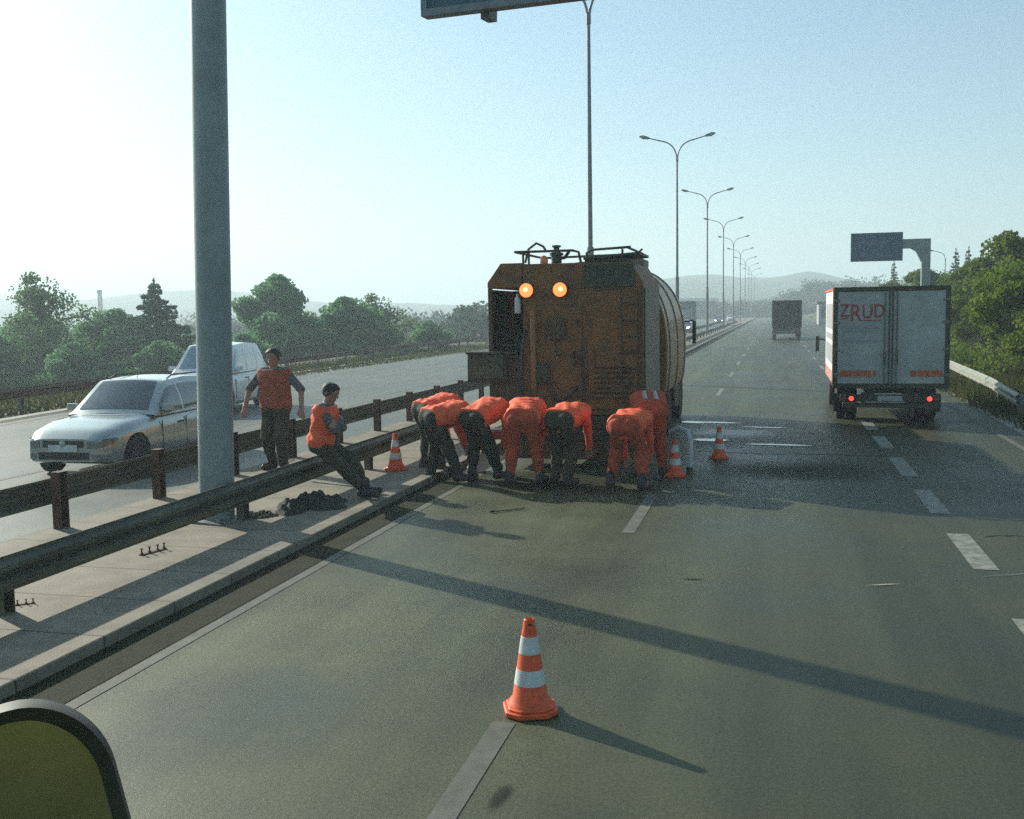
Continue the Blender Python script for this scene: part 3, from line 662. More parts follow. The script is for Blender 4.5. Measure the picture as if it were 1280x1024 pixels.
def passenger_car(label, cat, paint, loc, rz, L=4.3, Wd=1.72, H=1.46, hood=.98, cowl=.78, roof_f=.10, roof_r=-1.35, tail=-2.02, rail=False, glass='glass', group=None, name='car'):
    t = thing(name, label, cat, loc, rz, group); hl, hw = L/2, Wd/2
    fr = hl; rr = -hl
    ztop = smooth_curve([rr, rr+.12, tail+.1, cowl, fr-.75, fr-.25, fr-.06, fr], [hood*.80, hood, hood+.04, hood, hood-.06, hood-.16, hood-.25, hood-.31], .13)
    zbot = smooth_curve([rr, rr+.25, rr+.5, fr-.5, fr-.2, fr], [.40, .30, .20, .20, .24, .30], .1)
    wid = smooth_curve([rr, rr+.15, rr+.5, 0, fr-.75, fr-.3, fr-.1, fr], [hw*.80, hw*.93, hw, hw, hw*.985, hw*.91, hw*.80, hw*.68], .14)
    yy = [rr+(L)*i/46 for i in range(47)]
    sec = [(0, 1.015), (.35, 1.012), (.62, 1.0), (.80, .972), (.905, .91), (.955, .82), (.985, .68), (1.0, .52), (1.0, .34), (.985, .16), (.95, .05), (.86, 0.0), (0, 0)]
    mb = MB(); vs = []; full = sec+[(-a, b) for a, b in reversed(sec[1:-1])]
    for y in yy:
        zt, zb, w = ztop(y), zbot(y), wid(y)
        for a, b in full: vs.append((a*w, y, zb+(zt-zb)*b))
    n = len(full); fs = [(i*n+j, i*n+(j+1) % n, (i+1)*n+(j+1) % n, (i+1)*n+j) for i in range(len(yy)-1) for j in range(n)]+[tuple(range(n)), tuple(range(len(yy)*n-1, (len(yy)-1)*n-1, -1))]
    mb.add(vs, fs); body = mb.build('body', paint, t, smooth=0)
    ax_f, ax_r, wr = fr-.82, rr+.80, .315
    cut = []
    for y in (ax_f, ax_r):
        for s in (-1, 1):
            c = MB().lathe([(wr+.065, s*(hw+.1)), (wr+.065, s*(hw-.26))], (0, y, wr), 30, 'x').build('cut', paint, t, smooth=0); cut.append(c)
    bool_cut(body, cut)
    # cabin
    cz = hood-.04
    zr = smooth_curve([tail, tail+.06, roof_r, (roof_r+roof_f)/2, roof_f, cowl-.04, cowl], [cz, cz+.03, H-.05, H, H-.04, cz+.03, cz], .12)
    wroof, wbelt = hw*.70, hw*.93
    def wtop(y): return wbelt+(wroof-wbelt)*min(1, max(0, (zr(y)-cz)/(H-cz)))
    def top(u, v, off=0):
        y = cowl+(tail-cowl)*u; x = (v*2-1); bow = (1-x*x)
        z = zr(y)+.035*bow
        p = Vector((x*wtop(y), y+.10*bow*(1 if u < .5 else -.6)*(1-smoothstep(0, .35, min(u, 1-u)))*1.0, z))
        if off:
            y2 = cowl+(tail-cowl)*min(1, u+.01); y1 = cowl+(tail-cowl)*max(0, u-.01)
            d = Vector((0, y2-y1, zr(y2)-zr(y1))); nrm = Vector((0, d.z, -d.y)).normalized()
            if nrm.z < 0: nrm = -nrm
            p += nrm*off
        return p
    def side(s, y, q, off=0):
        zt = zr(y); z = zt+(cz-.02-zt)*q; b = math.sin(PI*q)*.035
        return Vector((s*(wtop(y)+(wbelt+.015-wtop(y))*q+b+off), y, z))
    mb = MB(); mb.grid(lambda u, v: top(u, v), 40, 10)
    for s in (-1, 1): mb.grid(lambda u, v, s=s: side(s, cowl+(tail-cowl)*u, v), 40, 6)
    mb.build('roof', paint, t, smooth=50)
    G = M[glass]
    uf0, uf1 = .035, (cowl-roof_f)/(cowl-tail)-.005
    mb = MB(); mb.grid(lambda u, v: top(uf0+(uf1-uf0)*u, .075+.85*v, .006), 12, 10); mb.build('windscreen', G, t, smooth=50)
    ur0, ur1 = (cowl-roof_r)/(cowl-tail)+.02, .965
    mb = MB(); mb.grid(lambda u, v: top(ur0+(ur1-ur0)*u, .09+.82*v, .006), 10, 8); mb.build('rear_window', G, t, smooth=50)
    def edge_in(y): return .16
    for s in (-1, 1):
        for y0, y1 in ((cowl-.22, -.20), (-.28, -1.12), (-1.20, roof_r-.25)):
            if y1 < tail+.2: y1 = tail+.2
            mb = MB(); mb.grid(lambda u, v, s=s, y0=y0, y1=y1: side(s, y0+(y1-y0)*u, .17+(.93-.17)*v, .005), 8, 5); mb.build('side_window', G, t, smooth=50)
        # mirror, handles, sill and door gaps
        mb = MB(); mb.tube([(s*hw*.90, cowl-.28, hood+.02), (s*(hw+.0), cowl-.30, hood+.06)], .025, 8)
        mb.box((s*(hw+.07), cowl-.30, hood+.08), (.17, .09, .12)); mb.build('wing_mirror', paint, t, bevel=.03)
        mb = MB()
        for y in (-.05, -1.02): mb.box((s*(hw+.004), y, hood-.22), (.03, .15, .03))
        mb.build('door_handle', M['black'], t, bevel=.006)
        mb = MB()
        for y in (cowl-.20, -.24, -1.14): mb.box((s*(hw-.008), y, hood*.58), (.018, .012, .52))
        mb.box((s*(hw*.995), -.1, .24), (.03, 1.9, .05)); mb.build('door_gap', M['black'], t)
    for s in (-1, 1):
        wheel(t, (s*(hw-.11), ax_f, wr), wr, .2, s); wheel(t, (s*(hw-.11), ax_r, wr), wr, .2, s)
    # front
    def front(xf, z, off=.0):
        w = wid(fr-.01)
        ax = abs(xf); y = fr
        for k in range(60):
            yk = fr-.016*k
            if wid(yk)*.985 >= ax and zbot(yk)+(ztop(yk)-zbot(yk))*.93 >= z: y = yk; break
        return Vector((xf, y+off, z))
    def front_patch(nm, x0, x1, z0, z1, material, off=.012, bev=0):
        mb = MB(); mb.grid(lambda u, v: front(x0+(x1-x0)*u, z0+(z1-z0)*v, off), 10, 5); return mb.build(nm, material, t, smooth=50)
    zh = hood-.37
    for s in (-1, 1):
        h_ = front_patch('headlight', s*hw*.50, s*hw*.90, zh-.07, zh+.075, M['headlamp'], .016)
        front_patch('indicator', s*hw*.80, s*hw*.90, zh-.085, zh-.01, M['amber'], .022)
        front_patch('fog_lamp', s*hw*.58, s*hw*.72, .34, .42, M['headlamp'], .014)
    front_patch('grille', -hw*.42, hw*.42, zh-.06, zh+.05, M['black'], .014)
    front_patch('lower_intake', -hw*.52, hw*.52, .33, .45, M['black'], .014)
    MB().lathe([(.055, .0), (.055, .02), (.04, .028), (.01, .03)], (0, fr+.008, zh), 20, 'y').build('badge', M['rim'], t)
    mb = MB(); mb.box((0, fr+.02, .52), (.52, .012, .11)); mb.build('number_plate', M['white_plastic'], t)
    mb = MB(); mb.tube([(.05, roof_f-.25, H-.02), (.05, roof_f-.62, H+.30)], [.006, .003], 6); mb.build('antenna', M['black'], t)
    for s in (-1, 1):
        mb = MB(); mb.box((s*hw*.72, rr+.03, hood-.16), (.24, .06, .2)); mb.build('tail_lamp', M['red_dull'], t, bevel=.02)
    if rail:
        for s in (-1, 1): MB().tube([(s*wroof*.94, roof_f-.25, H-.01), (s*wroof*.94, roof_f-.4, H+.04), (s*wroof*.94, roof_r+.1, H+.04), (s*wroof*.94, roof_r, H-.01)], .014, 6).build('roof_rail', M['black'], t)
    return t

passenger_car('silver estate car driving towards the camera on the opposite road', 'car', M['silver'], (-11.32, 16.7, 0), R(180+3), 4.4, 1.74, 1.52, .96, .80, .12, -1.45, -2.05, rail=True)
passenger_car('white minivan on the opposite road, half hidden behind the grey pillar', 'minivan', M['white_paint'], (-15.4, 26.6, 0), R(180+10), 4.3, 1.78, 1.86, 1.12, 1.05, .30, -1.8, -2.08, glass='glass_pale', name='minivan')

def far_car(label, paint, x, y, lights, rz=PI):
    t = passenger_car(label, 'car', paint, (x, y, 0), rz, group='distant oncoming cars')
    for o in t.children:
        if o.name.startswith('headlight') and lights: o.data.materials[0] = M['head_lit']
    return t
far_car('dark blue oncoming car with a lit headlamp, just right of the repair machine', M['car_blue'], -10.1, 122, True)
far_car('dark distant car with both headlamps lit, beside the second median lamp', M['car_dark'], -9.8, 196, True)
far_car('small white distant car right of the dark one with lit headlamps', M['white_paint'], -8.9, 226, False)

# ---- white box truck seen from behind
def box_truck():
    t = thing('box_truck', 'white box truck with red lettering on its rear doors, driving away in the right lane', 'truck', (2.50, 24.35, 0), R(-.4))
    hw, L, z0, z1 = 1.22, 4.6, .86, 3.03
    mb = MB(); mb.bb(-hw+.02, hw-.02, .06, L, z0, z1); mb.build('cargo_box', M['truck_side'], t, bevel=.02)
    mb = MB(); mb.bb(-hw, -hw+.09, 0, .10, z0-.06, z1+.02); mb.bb(hw-.09, hw, 0, .10, z0-.06, z1+.02); mb.bb(-hw+.09, hw-.09, 0, .10, z1-.08, z1+.02); mb.bb(-hw+.09, hw-.09, 0, .10, z0-.06, z0+.04)
    mb.build('rear_frame', M['dark_metal'], t, bevel=.008)
    mb = MB(); mb.bb(-hw-.01, -hw+.03, .10, .17, z0, z1+.01); mb.bb(-hw-.01, -hw+.03, .10, L, z1-.04, z1+.012); mb.build('corner_trim', M['red_mark'], t)
    mb = MB()
    for k in range(7): mb.add([(-hw+.016, .3+k*.62, z0+.02), (-hw+.016, .62+k*.62, z0+.02), (-hw+.016, .82+k*.62, z0+.28), (-hw+.016, .5+k*.62, z0+.28)], [(0, 1, 2, 3)])
    mb.build('side_stripe', M['red_mark'], t, smooth=0)
    mb = MB()
    for k, (a, b) in enumerate(((2.7, 2.1), (2.0, 1.85), (1.75, 1.3))): mb.add([(-hw+.016, .5, b), (-hw+.016, 4.2, b), (-hw+.016, 4.2, a), (-hw+.016, .5, a)], [(0, 1, 2, 3)])
    mb.build('side_lettering', M['grey_text'], t, smooth=0)
    for s in (-1, 1):
        d = MB().bb(min(s*.02, s*(hw-.1)), max(s*.02, s*(hw-.1)), .015, .055, z0+.045, z1-.085).build('rear_door', M['truck_white'], t, bevel=.006)
        mb = MB(); mb.tube([(s*.125, -.01, z0+.05), (s*.125, -.01, z1-.09)], .015, 8); mb.build('lock_rod', M['galv'], d)
        mb = MB(); mb.bb(min(s*.02, s*.05), max(s*.02, s*.05), -.01, .014, z0+.05, z1-.09); mb.build('door_seal', M['dark_metal'], d)
        for z in (z0+.25, z0+.8, z0+1.4, z0+1.9): MB().bb(min(s*(hw-.14), s*(hw-.02)), max(s*(hw-.14), s*(hw-.02)), -.012, .01, z-.03, z+.03).build('hinge', M['galv'], d, bevel=.004)
        mb = MB(); mb.box((s*.125, -.03, z0+.62), (.05, .03, .30)); mb.build('handle', M['galv_dark'], d, bevel=.005)
    # hazard strips low on the doors, broken into blocks
    mb = MB()
    for x0, x1 in ((-1.06, -.80), (-.78, -.62), (-.60, -.40), (-.36, -.30), (.42, .55), (.58, .84), (.86, 1.06)):
        mb.bb(x0, x1, .004, .012, z0+.20, z0+.34)
    mb.build('red_strip', M['red_mark'], t)
    # lettering ZRUD
    let = []
    for ch, x, z, sz in (('Z', -1.08, 2.40, .40), ('R', -.875, 2.30, .54), ('U', -.62, 2.36, .44), ('D', -.375, 2.38, .42)):
        cu_ = bpy.data.curves.new('letter', 'FONT'); cu_.body = ch; cu_.size = sz; cu_.extrude = .002; cu_.offset = .005
        o = bpy.data.objects.new('letter', cu_); COL.objects.link(o)
        dg = bpy.context.evaluated_depsgraph_get(); dg.update(); me = bpy.data.meshes.new_from_object(o.evaluated_get(dg)); bpy.data.objects.remove(o)
        o = bpy.data.objects.new('letter', me); COL.objects.link(o); me.materials.clear(); me.materials.append(M['red_text'])
        o.parent = t; o.location = (x, .009, z); o.rotation_euler = (PI/2, 0, 0); o.scale = (.78, 1, 1)
    mb = MB(); mb.bb(-1.06, -.90, .006, .012, 2.345, 2.365); mb.bb(-.62, -.20, .006, .012, 2.30, 2.32); mb.build('underline', M['red_text'], t)
    mb = MB()
    for z, w in ((2.16, .72), (2.08, .56), (1.86, .80)): mb.bb(-1.0, -1.0+w, .006, .012, z-.018, z+.018)
    mb.build('small_print', M['grey_text'], t)
    # chassis and rear end
    mb = MB(); mb.bb(-.45, -.33, .1, 6.2, .62, .80); mb.bb(.33, .45, .1, 6.2, .62, .80)
    for y in (.6, 2, 3.4): mb.bb(-.33, .33, y, y+.1, .64, .78)
    mb.bb(-hw+.03, hw-.03, .05, L, .80, .859); mb.build('chassis', M['dark_metal'], t)
    mb = MB(); mb.bb(-1.05, 1.05, .02, .12, .50, .66); mb.build('bumper', M['dark_metal'], t, bevel=.01)
    mb = MB(); mb.bb(-1.0, 1.0, .10, .16, .36, .47); mb.bb(-.6, -.5, .12, .2, .44, .7); mb.bb(.5, .6, .12, .2, .44, .7); mb.build('underrun_bar', M['galv_dark'], t, bevel=.01)
    mb = MB(); mb.bb(-.26, .26, .0, .018, .52, .63); mb.build('number_plate', M['truck_white'], t)
    for s in (-1, 1):
        b = MB().box((s*.86, .0, .575), (.40, .10, .14)).build('tail_lamp', M['black'], t, bevel=.01)
        MB().lathe([(.052, -.058), (.052, -.05)], (s*.82, 0, .575), 16, 'y').build('lit_lamp', M['tail_red'], b)
        MB().lathe([(.045, -.056), (.045, -.05)], (s*.97, 0, .575), 16, 'y').build('reflector', M['red_dull'], b)
        mb = MB(); mb.box((s*.93, .75, .42), (.46, .02, .42)); mb.build('mud_flap', M['black'], t)
        wheel(t, (s*.99, 1.3, .40), .40, .22, s); wheel(t, (s*.74, 1.3, .40), .40, .22, s); wheel(t, (s*.98, 5.0, .40), .40, .24, s)
        mb = MB(); mb.tube([(s*1.0, 5.6, 1.7), (s*1.36, 5.62, 1.75)], .02, 8); mb.box((s*1.38, 5.62, 1.62), (.10, .16, .42)); mb.build('wing_mirror', M['black'], t, bevel=.02)
    mb = MB(); mb.prism([(4.72, .55), (6.35, .55), (6.4, 1.15), (6.15, 2.15), (5.9, 2.3), (4.72, 2.3)], 'x', -1.02, 1.02); mb.build('cab', M['truck_side'], t, bevel=.05)
    for s in (-1, 1):
        mb = MB(); mb.add([(s*1.026, 5.0, 1.4), (s*1.026, 6.1, 1.4), (s*1.026, 5.95, 2.1), (s*1.026, 5.0, 2.1)], [(0, 1, 2, 3)]); mb.build('side_window', M['glass'], t, smooth=0)
    return t
box_truck()

# ---- dark lorry far ahead and a dark one coming on the other side
def far_lorry(label, loc, rz, w, h, L, lights=None):
    t = thing('lorry', label, 'lorry', loc, rz)
    mb = MB(); mb.bb(-w/2, w/2, 0, L, 1.0, h)
    for k in range(9): mb.bb(-w/2-.02, w/2+.02, L*k/8-.03 if k else .0, L*k/8+.03, 1.0, h+.02)
    mb.build('tarpaulin_body', M['tarp'], t, bevel=.03)
    mb = MB(); mb.bb(-w/2+.1, w/2-.1, .1, L+2.4, .72, .99); mb.build('chassis', M['dark_metal'], t)
    mb = MB(); mb.bb(-w/2, w/2, -.02, .08, .52, .70); mb.build('bumper', M['dark_metal'], t)
    mb = MB(); mb.prism([(L+.35, .6), (L+2.4, .6), (L+2.45, 1.4), (L+2.3, 2.75), (L+.35, 2.8)], 'x', -w/2+.05, w/2-.05); c = mb.build('cab', M['car_dark'], t, bevel=.05)
    MB().add([(-w/2+.2, L+2.46, 1.5), (w/2-.2, L+2.46, 1.5), (w/2-.25, L+2.33, 2.6), (-w/2+.25, L+2.33, 2.6)], [(0, 1, 2, 3)]).build('windscreen', M['glass'], c, smooth=0)
    for s in (-1, 1):
        MB().box((s*(w/2-.3), L+2.44, .85), (.3, .08, .2)).build('headlight', M['head_lit'] if lights else M['headlamp'], t)
        MB().box((s*(w/2-.25), -.03, .6), (.3, .05, .12)).build('tail_lamp', M['red_dull'], t)
        for y in (1.2, 2.4, L+1.3): wheel(t, (s*(w/2-.18), y, .5), .5, .3, s, n=18)
    return t
far_lorry('dark tarpaulin lorry far ahead in the middle lane', (1.0, 89, 0), 0, 2.35, 3.25, 6.5)
far_lorry('dark oncoming lorry with headlamps lit, far beyond the repair machine', (-13.8, 175, 0), PI, 2.5, 4.0, 7.5, True)

# ---- road repair machine
def machine():
    t = thing('repair_machine', 'large grimy orange road repair machine with two lit amber lamps, parked in the left lane', 'road machine', (-3.44, 17.3, 0), R(0))
    hw = 1.335
    mb = MB(); mb.prism([(-.72, .85), (hw, .85), (hw, 3.06), (1.12, 3.42), (-.72, 3.42)], 'y', .02, 2.5); mb.build('cabinet', M['machine'], t, bevel=.02)
    # roof and open operator bay on the left
    mb = MB(); mb.prism([(-hw, 3.02), (-.722, 3.02), (-.722, 3.44), (-1.10, 3.44), (-hw, 3.12)], 'y', .0, 2.5); mb.build('bay_roof', M['machine'], t, bevel=.015)
    mb = MB(); mb.bb(-hw, -hw+.07, .02, .10, 1.9, 3.02); mb.bb(-hw, -hw+.07, 2.3, 2.4, 1.9, 3.02); mb.bb(-hw+.001, -.722, .02, 2.5, .85, 1.88); mb.build('bay_frame', M['machine_dark'], t, bevel=.01)
    mb = MB(); mb.bb(-hw+.02, -hw+.04, .10, 2.3, 1.9, 3.0); mb.build('bay_window', M['glass'], t)
    mb = MB(); mb.bb(-hw+.08, -.73, 1.5, 1.56, 1.89, 3.0); mb.build('bay_back_panel', M['machine_dark'], t)
    mb = MB(); mb.box((-1.02, .45, 2.02), (.45, .4, .28), Matrix.Rotation(.5, 3, 'X')); mb.build('control_panel', M['dark_metal'], t, bevel=.02)
    mb = MB()
    for k in range(4): mb.tube([(-1.16+k*.09, .36, 2.14), (-1.16+k*.09, .30, 2.30)], [.012, .02], 8)
    mb.build('lever', M['black'], t)
    mb = MB(); mb.lathe([(.05, -.03), (.055, .0), (.05, .22), (.025, .26), (.025, .30)], (-.80, -.02, 2.62), 14); mb.build('white_canister', M['white_plastic'], t)
    # rear panels standing proud of the cabinet
    mb = MB(); mb.bb(-.66, .30, -.015, .019, .95, 2.72); mb.bb(.40, 1.24, -.015, .019, .95, 2.95); mb.build('rear_door', M['machine'], t, bevel=.012)
    for x in (-.60, .24, .46, 1.18):
        for z in (1.2, 2.4): MB().bb(x-.025, x+.025, -.03, -.016, z-.07, z+.07).build('hinge', M['machine_dark'], t, bevel=.004)
    mb = MB()
    for x in (.18, .52): mb.tube([(x, -.02, 1.7), (x, -.07, 1.72), (x, -.07, 1.92), (x, -.02, 1.94)], .014, 8)
    mb.build('handle', M['dark_metal'], t)
    mb = MB()
    for k in range(7): mb.box((.82, -.022, 1.15+k*.085), (.62, .03, .03), Matrix.Rotation(.5, 3, 'X'))
    mb.build('vent_slats', M['machine_dark'], t)
    mb = MB(); mb.bb(.34, 1.18, -.02, .018, 3.0, 3.38); mb.build('dark_plate', M['green_metal'], t, bevel=.01)
    mb = MB(); mb.box((.80, .7, 3.52), (.95, 1.3, .05), Matrix.Rotation(-.07, 3, 'Y')); mb.bb(.36, 1.10, .1, 1.3, 3.42, 3.48); mb.tube([(1.18, .1, 3.5), (1.32, .05, 3.62)], .02, 6); mb.build('hatch_lid', M['green_metal'], t, bevel=.01)
    mb = MB(); mb.tube([(-.52, -.10, 1.3), (-.52, -.10, 2.6), (-.52, .05, 2.72)], .05, 12); mb.build('pipe', M['tank_orange'], t)
    mb = MB(); mb.tube(arc_pts((-.66, -.08, 1.0), (-.78, -.24, 1.7), (-.66, -.04, 2.3), 12), .03, 10); mb.build('hose', M['black'], t)
    MB().tube(arc_pts((-.30, -.05, 1.75), (-.15, -.25, .70), (.22, -.05, 1.35), 14), .025, 10).build('hose', M['black'], t)
    mb = MB()
    for x in (.36, .70):
        mb.tube([(x+.62, -.10, .95), (x+.62, -.10, 2.9), (x+.62, .02, 3.0)], .018, 8)
    for k in range(7): mb.tube([(.98, -.10, 1.1+k*.27), (1.32, -.10, 1.1+k*.27)], .014, 8)
    mb.build('ladder', M['machine_dark'], t)
    mb = MB(); mb.bb(-.30, .02, -.10, -.016, 2.15, 2.5); mb.build('junction_box', M['machine_dark'], t, bevel=.012)
    MB().tube([(-.14, -.06, 2.15), (-.14, -.06, 1.9), (.34, -.06, 1.82), (.34, -.06, 1.0)], .018, 8).build('conduit', M['dark_metal'], t)
    mb = MB(); mb.lathe([(.16, -.11), (.18, -.10), (.18, -.08), (.16, -.07)], (-.42, 0, 1.55), 22, 'y')
    for k in range(3): mb.tube([(-.42+.16*math.cos(k*1.047), -.09, 1.55+.16*math.sin(k*1.047)), (-.42-.16*math.cos(k*1.047), -.09, 1.55-.16*math.sin(k*1.047))], .012, 6)
    mb.tube([(-.42, -.1, 1.55), (-.42, .02, 1.55)], .02, 8); mb.build('valve_wheel', M['dark_metal'], t)
    mb = MB(); mb.bb(-.30, .22, -.31, -.285, .66, .77); mb.build('number_plate', M['white_plastic'], t)
    # warning lamps
    for x in (-.63, -.05):
        h = MB().lathe([(.06, .06), (.125, .04), (.135, -.02), (.135, -.05), (.118, -.05), (.118, -.03)], (x, -.05, 2.975), 24, 'y').build('warning_lamp', M['dark_metal'], t)
        MB().lathe([(.118, -.035), (.105, -.065), (.06, -.082), (.004, -.088)], (x, -.05, 2.975), 24, 'y').build('lens', M['amber_lit'], h)
        MB().lathe([(.035, -.085), (.03, -.096), (.004, -.10)], (x+(.02 if x > -.3 else 0), -.05, 2.985), 16, 'y').build('bulb', M['amber_core'], h)
    # roof gear
    b = MB().lathe([(.07, 3.44), (.07, 3.50)], (-.36, .12, -.10), 16).build('beacon', M['black'], t)
    MB().lathe([(.062, 3.5), (.07, 3.56), (.06, 3.63), (.02, 3.66)], (-.36, .12, -.10), 16).build('beacon_dome', M['amber'], b)
    mb = MB(); mb.lathe([(.09, 3.4), (.09, 3.56), (.12, 3.56), (.12, 3.60), (.05, 3.62), (.05, 3.70), (.08, 3.70), (.08, 3.73), (.01, 3.74)], (-.17, .25, 0), 16); mb.tube([(-.17, .25, 3.5), (-.02, .2, 3.52), (.06, .2, 3.62)], .03, 8); mb.build('valve_stack', M['green_metal'], t)
    mb = MB(); mb.tube([(-.72, .25, 3.45), (-.66, .25, 3.68), (-.52, .25, 3.78), (-.40, .25, 3.72), (-.36, .25, 3.66)], .022, 8); mb.build('hose_loop', M['black'], t)
    mb = MB()
    mb.tube([(-.86, .1, 3.63), (.14, .1, 3.63), (.24, .1, 3.6), (.28, .1, 3.42)], .022, 8)
    mb.tube([(.36, .1, 3.42), (.38, .1, 3.58), (.46, .1, 3.63), (1.12, .1, 3.66)], .022, 8)
    for x in (-.72, -.62, .98): mb.tube([(x, .1, 3.40), (x, .1, 3.63)], .02, 8)
    mb.tube([(-.86, .1, 3.63), (-.86, 2.3, 3.63)], .022, 8); mb.tube([(1.05, .1, 3.66), (1.05, 2.3, 3.66)], .022, 8); mb.tube([(-.86, 2.3, 3.63), (1.05, 2.3, 3.66)], .022, 8)
    mb.build('handrail', M['dark_metal'], t)
    # side box at lower left
    mb = MB(); mb.bb(-1.69, -1.0, -.10, .75, 1.42, 1.90); mb.bb(-1.72, -.80, -.13, .78, 1.90, 1.94); mb.build('side_box', M['dark_metal'], t, bevel=.015)
    mb = MB(); mb.bb(-1.64, -1.05, -.125, -.102, 1.48, 1.84); mb.bb(-1.36, -1.30, -.15, -.126, 1.72, 1.80); mb.build('side_box_door', M['galv_dark'], t, bevel=.006)
    # cream side panel and tank in front of the cabinet
    mb = MB(); mb.bb(hw+.002, hw+.025, .12, 2.3, 1.0, 2.98); mb.build('side_panel', M['cream'], t, bevel=.008)
    prof = []
    for k in range(61):
        a = -.42+(PI+.84)*k/60; c, s = math.cos(a), math.sin(a)
        prof.append((1.46*math.copysign(abs(c)**(2/2.5), c), 1.75+1.82*math.copysign(abs(s)**(2/2.5), s)))
    prof = [(x, max(z, .98)) for x, z in prof]
    mb = MB(); mb.prism(prof, 'y', 2.75, 7.1); mb.build('tank', M['tank_orange'], t, bevel=.05, smooth=40)
    for y in (3.2, 4.9, 6.6):
        q = [(x*1.012, 1.75+(z-1.75)*1.012) for x, z in prof]; MB().prism(q, 'y', y, y+.08).build('tank_band', M['cream'], t, smooth=40)
    mb = MB(); mb.bb(.3, 1.0, 2.9, 3.7, 3.45, 3.60); mb.build('tank_hatch', M['cream'], t, bevel=.03)
    # chassis
    mb = MB(); mb.bb(-.5, -.34, .1, 9.4, .62, .86); mb.bb(.34, .5, .1, 9.4, .62, .86); mb.bb(-1.2, 1.2, .2, 2.5, .78, .849); mb.build('chassis', M['dark_metal'], t)
    mb = MB(); mb.bb(-1.30, 1.30, -.28, .0, .45, .62); mb.bb(-1.1, 1.1, -.05, .12, .622, .84); mb.build('bumper', M['dark_metal'], t, bevel=.015)
    mb = MB(); mb.prism([(-.9, .16), (.9, .16), (.7, .44), (-.7, .44)], 'y', -.45, .3); mb.build('spreader_hopper', M['machine_dark'], t, bevel=.01)
    for s in (-1, 1):
        b = MB().box((s*1.08, -.30, .54), (.36, .05, .12)).build('tail_lamp', M['red_dull'], t, bevel=.01)
        for y in (3.3, 4.65): 
            wheel(t, (s*1.18, y, .52), .52, .28, s); wheel(t, (s*.86, y, .52), .52, .28, s)
            mb = MB(); mb.prism([(y+.68*math.cos(a), .52+.66*math.sin(a)) for a in [PI*.05+PI*.9*k/12 for k in range(13)]]+[(y+.62*math.cos(a), .52+.60*math.sin(a)) for a in [PI*.95-PI*.9*k/12 for k in range(13)]], 'x', s*.72, s*1.36); mb.build('mudguard', M['black'], t)
        wheel(t, (s*1.10, 8.2, .52), .52, .30, s)
        mb = MB(); mb.box((s*1.18, 6.0, .70), (.35, 1.1, .5)); mb.build('fuel_tank', M['dark_metal'], t, bevel=.06)
    mb = MB(); mb.prism([(7.3, .6), (9.3, .6), (9.35, 1.6), (9.1, 2.75), (7.3, 2.8)], 'x', -1.2, 1.2); c = mb.build('cab', M['tank_orange'], t, bevel=.06)
    MB().add([(-1.0, 9.30, 1.75), (1.0, 9.30, 1.75), (.95, 9.14, 2.6), (-.95, 9.14, 2.6)], [(0, 1, 2, 3)]).build('windscreen', M['glass'], c, smooth=0)
    for s in (-1, 1):
        MB().add([(s*1.206, 7.6, 1.7), (s*1.206, 8.9, 1.7), (s*1.206, 8.8, 2.5), (s*1.206, 7.6, 2.5)], [(0, 1, 2, 3)]).build('side_window', M['glass'], c, smooth=0)
        mb = MB(); mb.tube([(s*1.2, 8.8, 2.3), (s*1.5, 8.85, 2.35)], .02, 8); mb.box((s*1.52, 8.85, 2.05), (.08, .22, .55)); mb.build('wing_mirror', M['black'], c, bevel=.02)
    return t
machine()

# ------------------------------------------------------------------ people (one continuous surface each, grown from capsules)
def surface_nets(F, o, h):
    S = F < 0; nx, ny, nz = F.shape
    cs = np.zeros((nx-1, ny-1, nz-1), np.int8)
    for a in (0, 1):
        for b in (0, 1):
            for c in (0, 1): cs += S[a:nx-1+a, b:ny-1+b, c:nz-1+c]
    mixed = (cs > 0) & (cs < 8); I = np.argwhere(mixed); n = len(I)
    idx = -np.ones(mixed.shape, np.int64); idx[mixed] = np.arange(n)
    acc = np.zeros((n, 3)); cnt = np.zeros(n)
    cor = [(a, b, c) for a in (0, 1) for b in (0, 1) for c in (0, 1)]
    for p in cor:
        for ax in range(3):
            if p[ax]: continue
            q = list(p); q[ax] = 1
            f0 = F[I[:, 0]+p[0], I[:, 1]+p[1], I[:, 2]+p[2]]; f1 = F[I[:, 0]+q[0], I[:, 1]+q[1], I[:, 2]+q[2]]
            m_ = (f0 < 0) != (f1 < 0); t_ = np.where(m_, f0/np.where(m_, f0-f1, 1), 0)
            P = np.tile(np.array(p, float), (n, 1)); P[:, ax] = t_
            acc[m_] += P[m_]; cnt[m_] += 1
    V = (I+acc/cnt[:, None])*h+o
    Q = []
    for ax in range(3):
        sl0 = [slice(None)]*3; sl1 = [slice(None)]*3; sl0[ax] = slice(0, -1); sl1[ax] = slice(1, None)
        ch = S[tuple(sl0)] != S[tuple(sl1)]; E_ = np.argwhere(ch)
        u, v = [(1, 2), (2, 0), (0, 1)][ax]
        ok = (E_[:, u] > 0) & (E_[:, v] > 0) & (E_[:, u] < F.shape[u]-1) & (E_[:, v] < F.shape[v]-1); E_ = E_[ok]
        s0 = S[E_[:, 0], E_[:, 1], E_[:, 2]]
        def cell(du, dv):
            c = E_.copy(); c[:, u] -= du; c[:, v] -= dv; return idx[c[:, 0], c[:, 1], c[:, 2]]
        q = np.stack([cell(1, 1), cell(0, 1), cell(0, 0), cell(1, 0)], 1)
        q[~s0] = q[~s0][:, ::-1]; Q.append(q)
    return V, np.concatenate(Q)

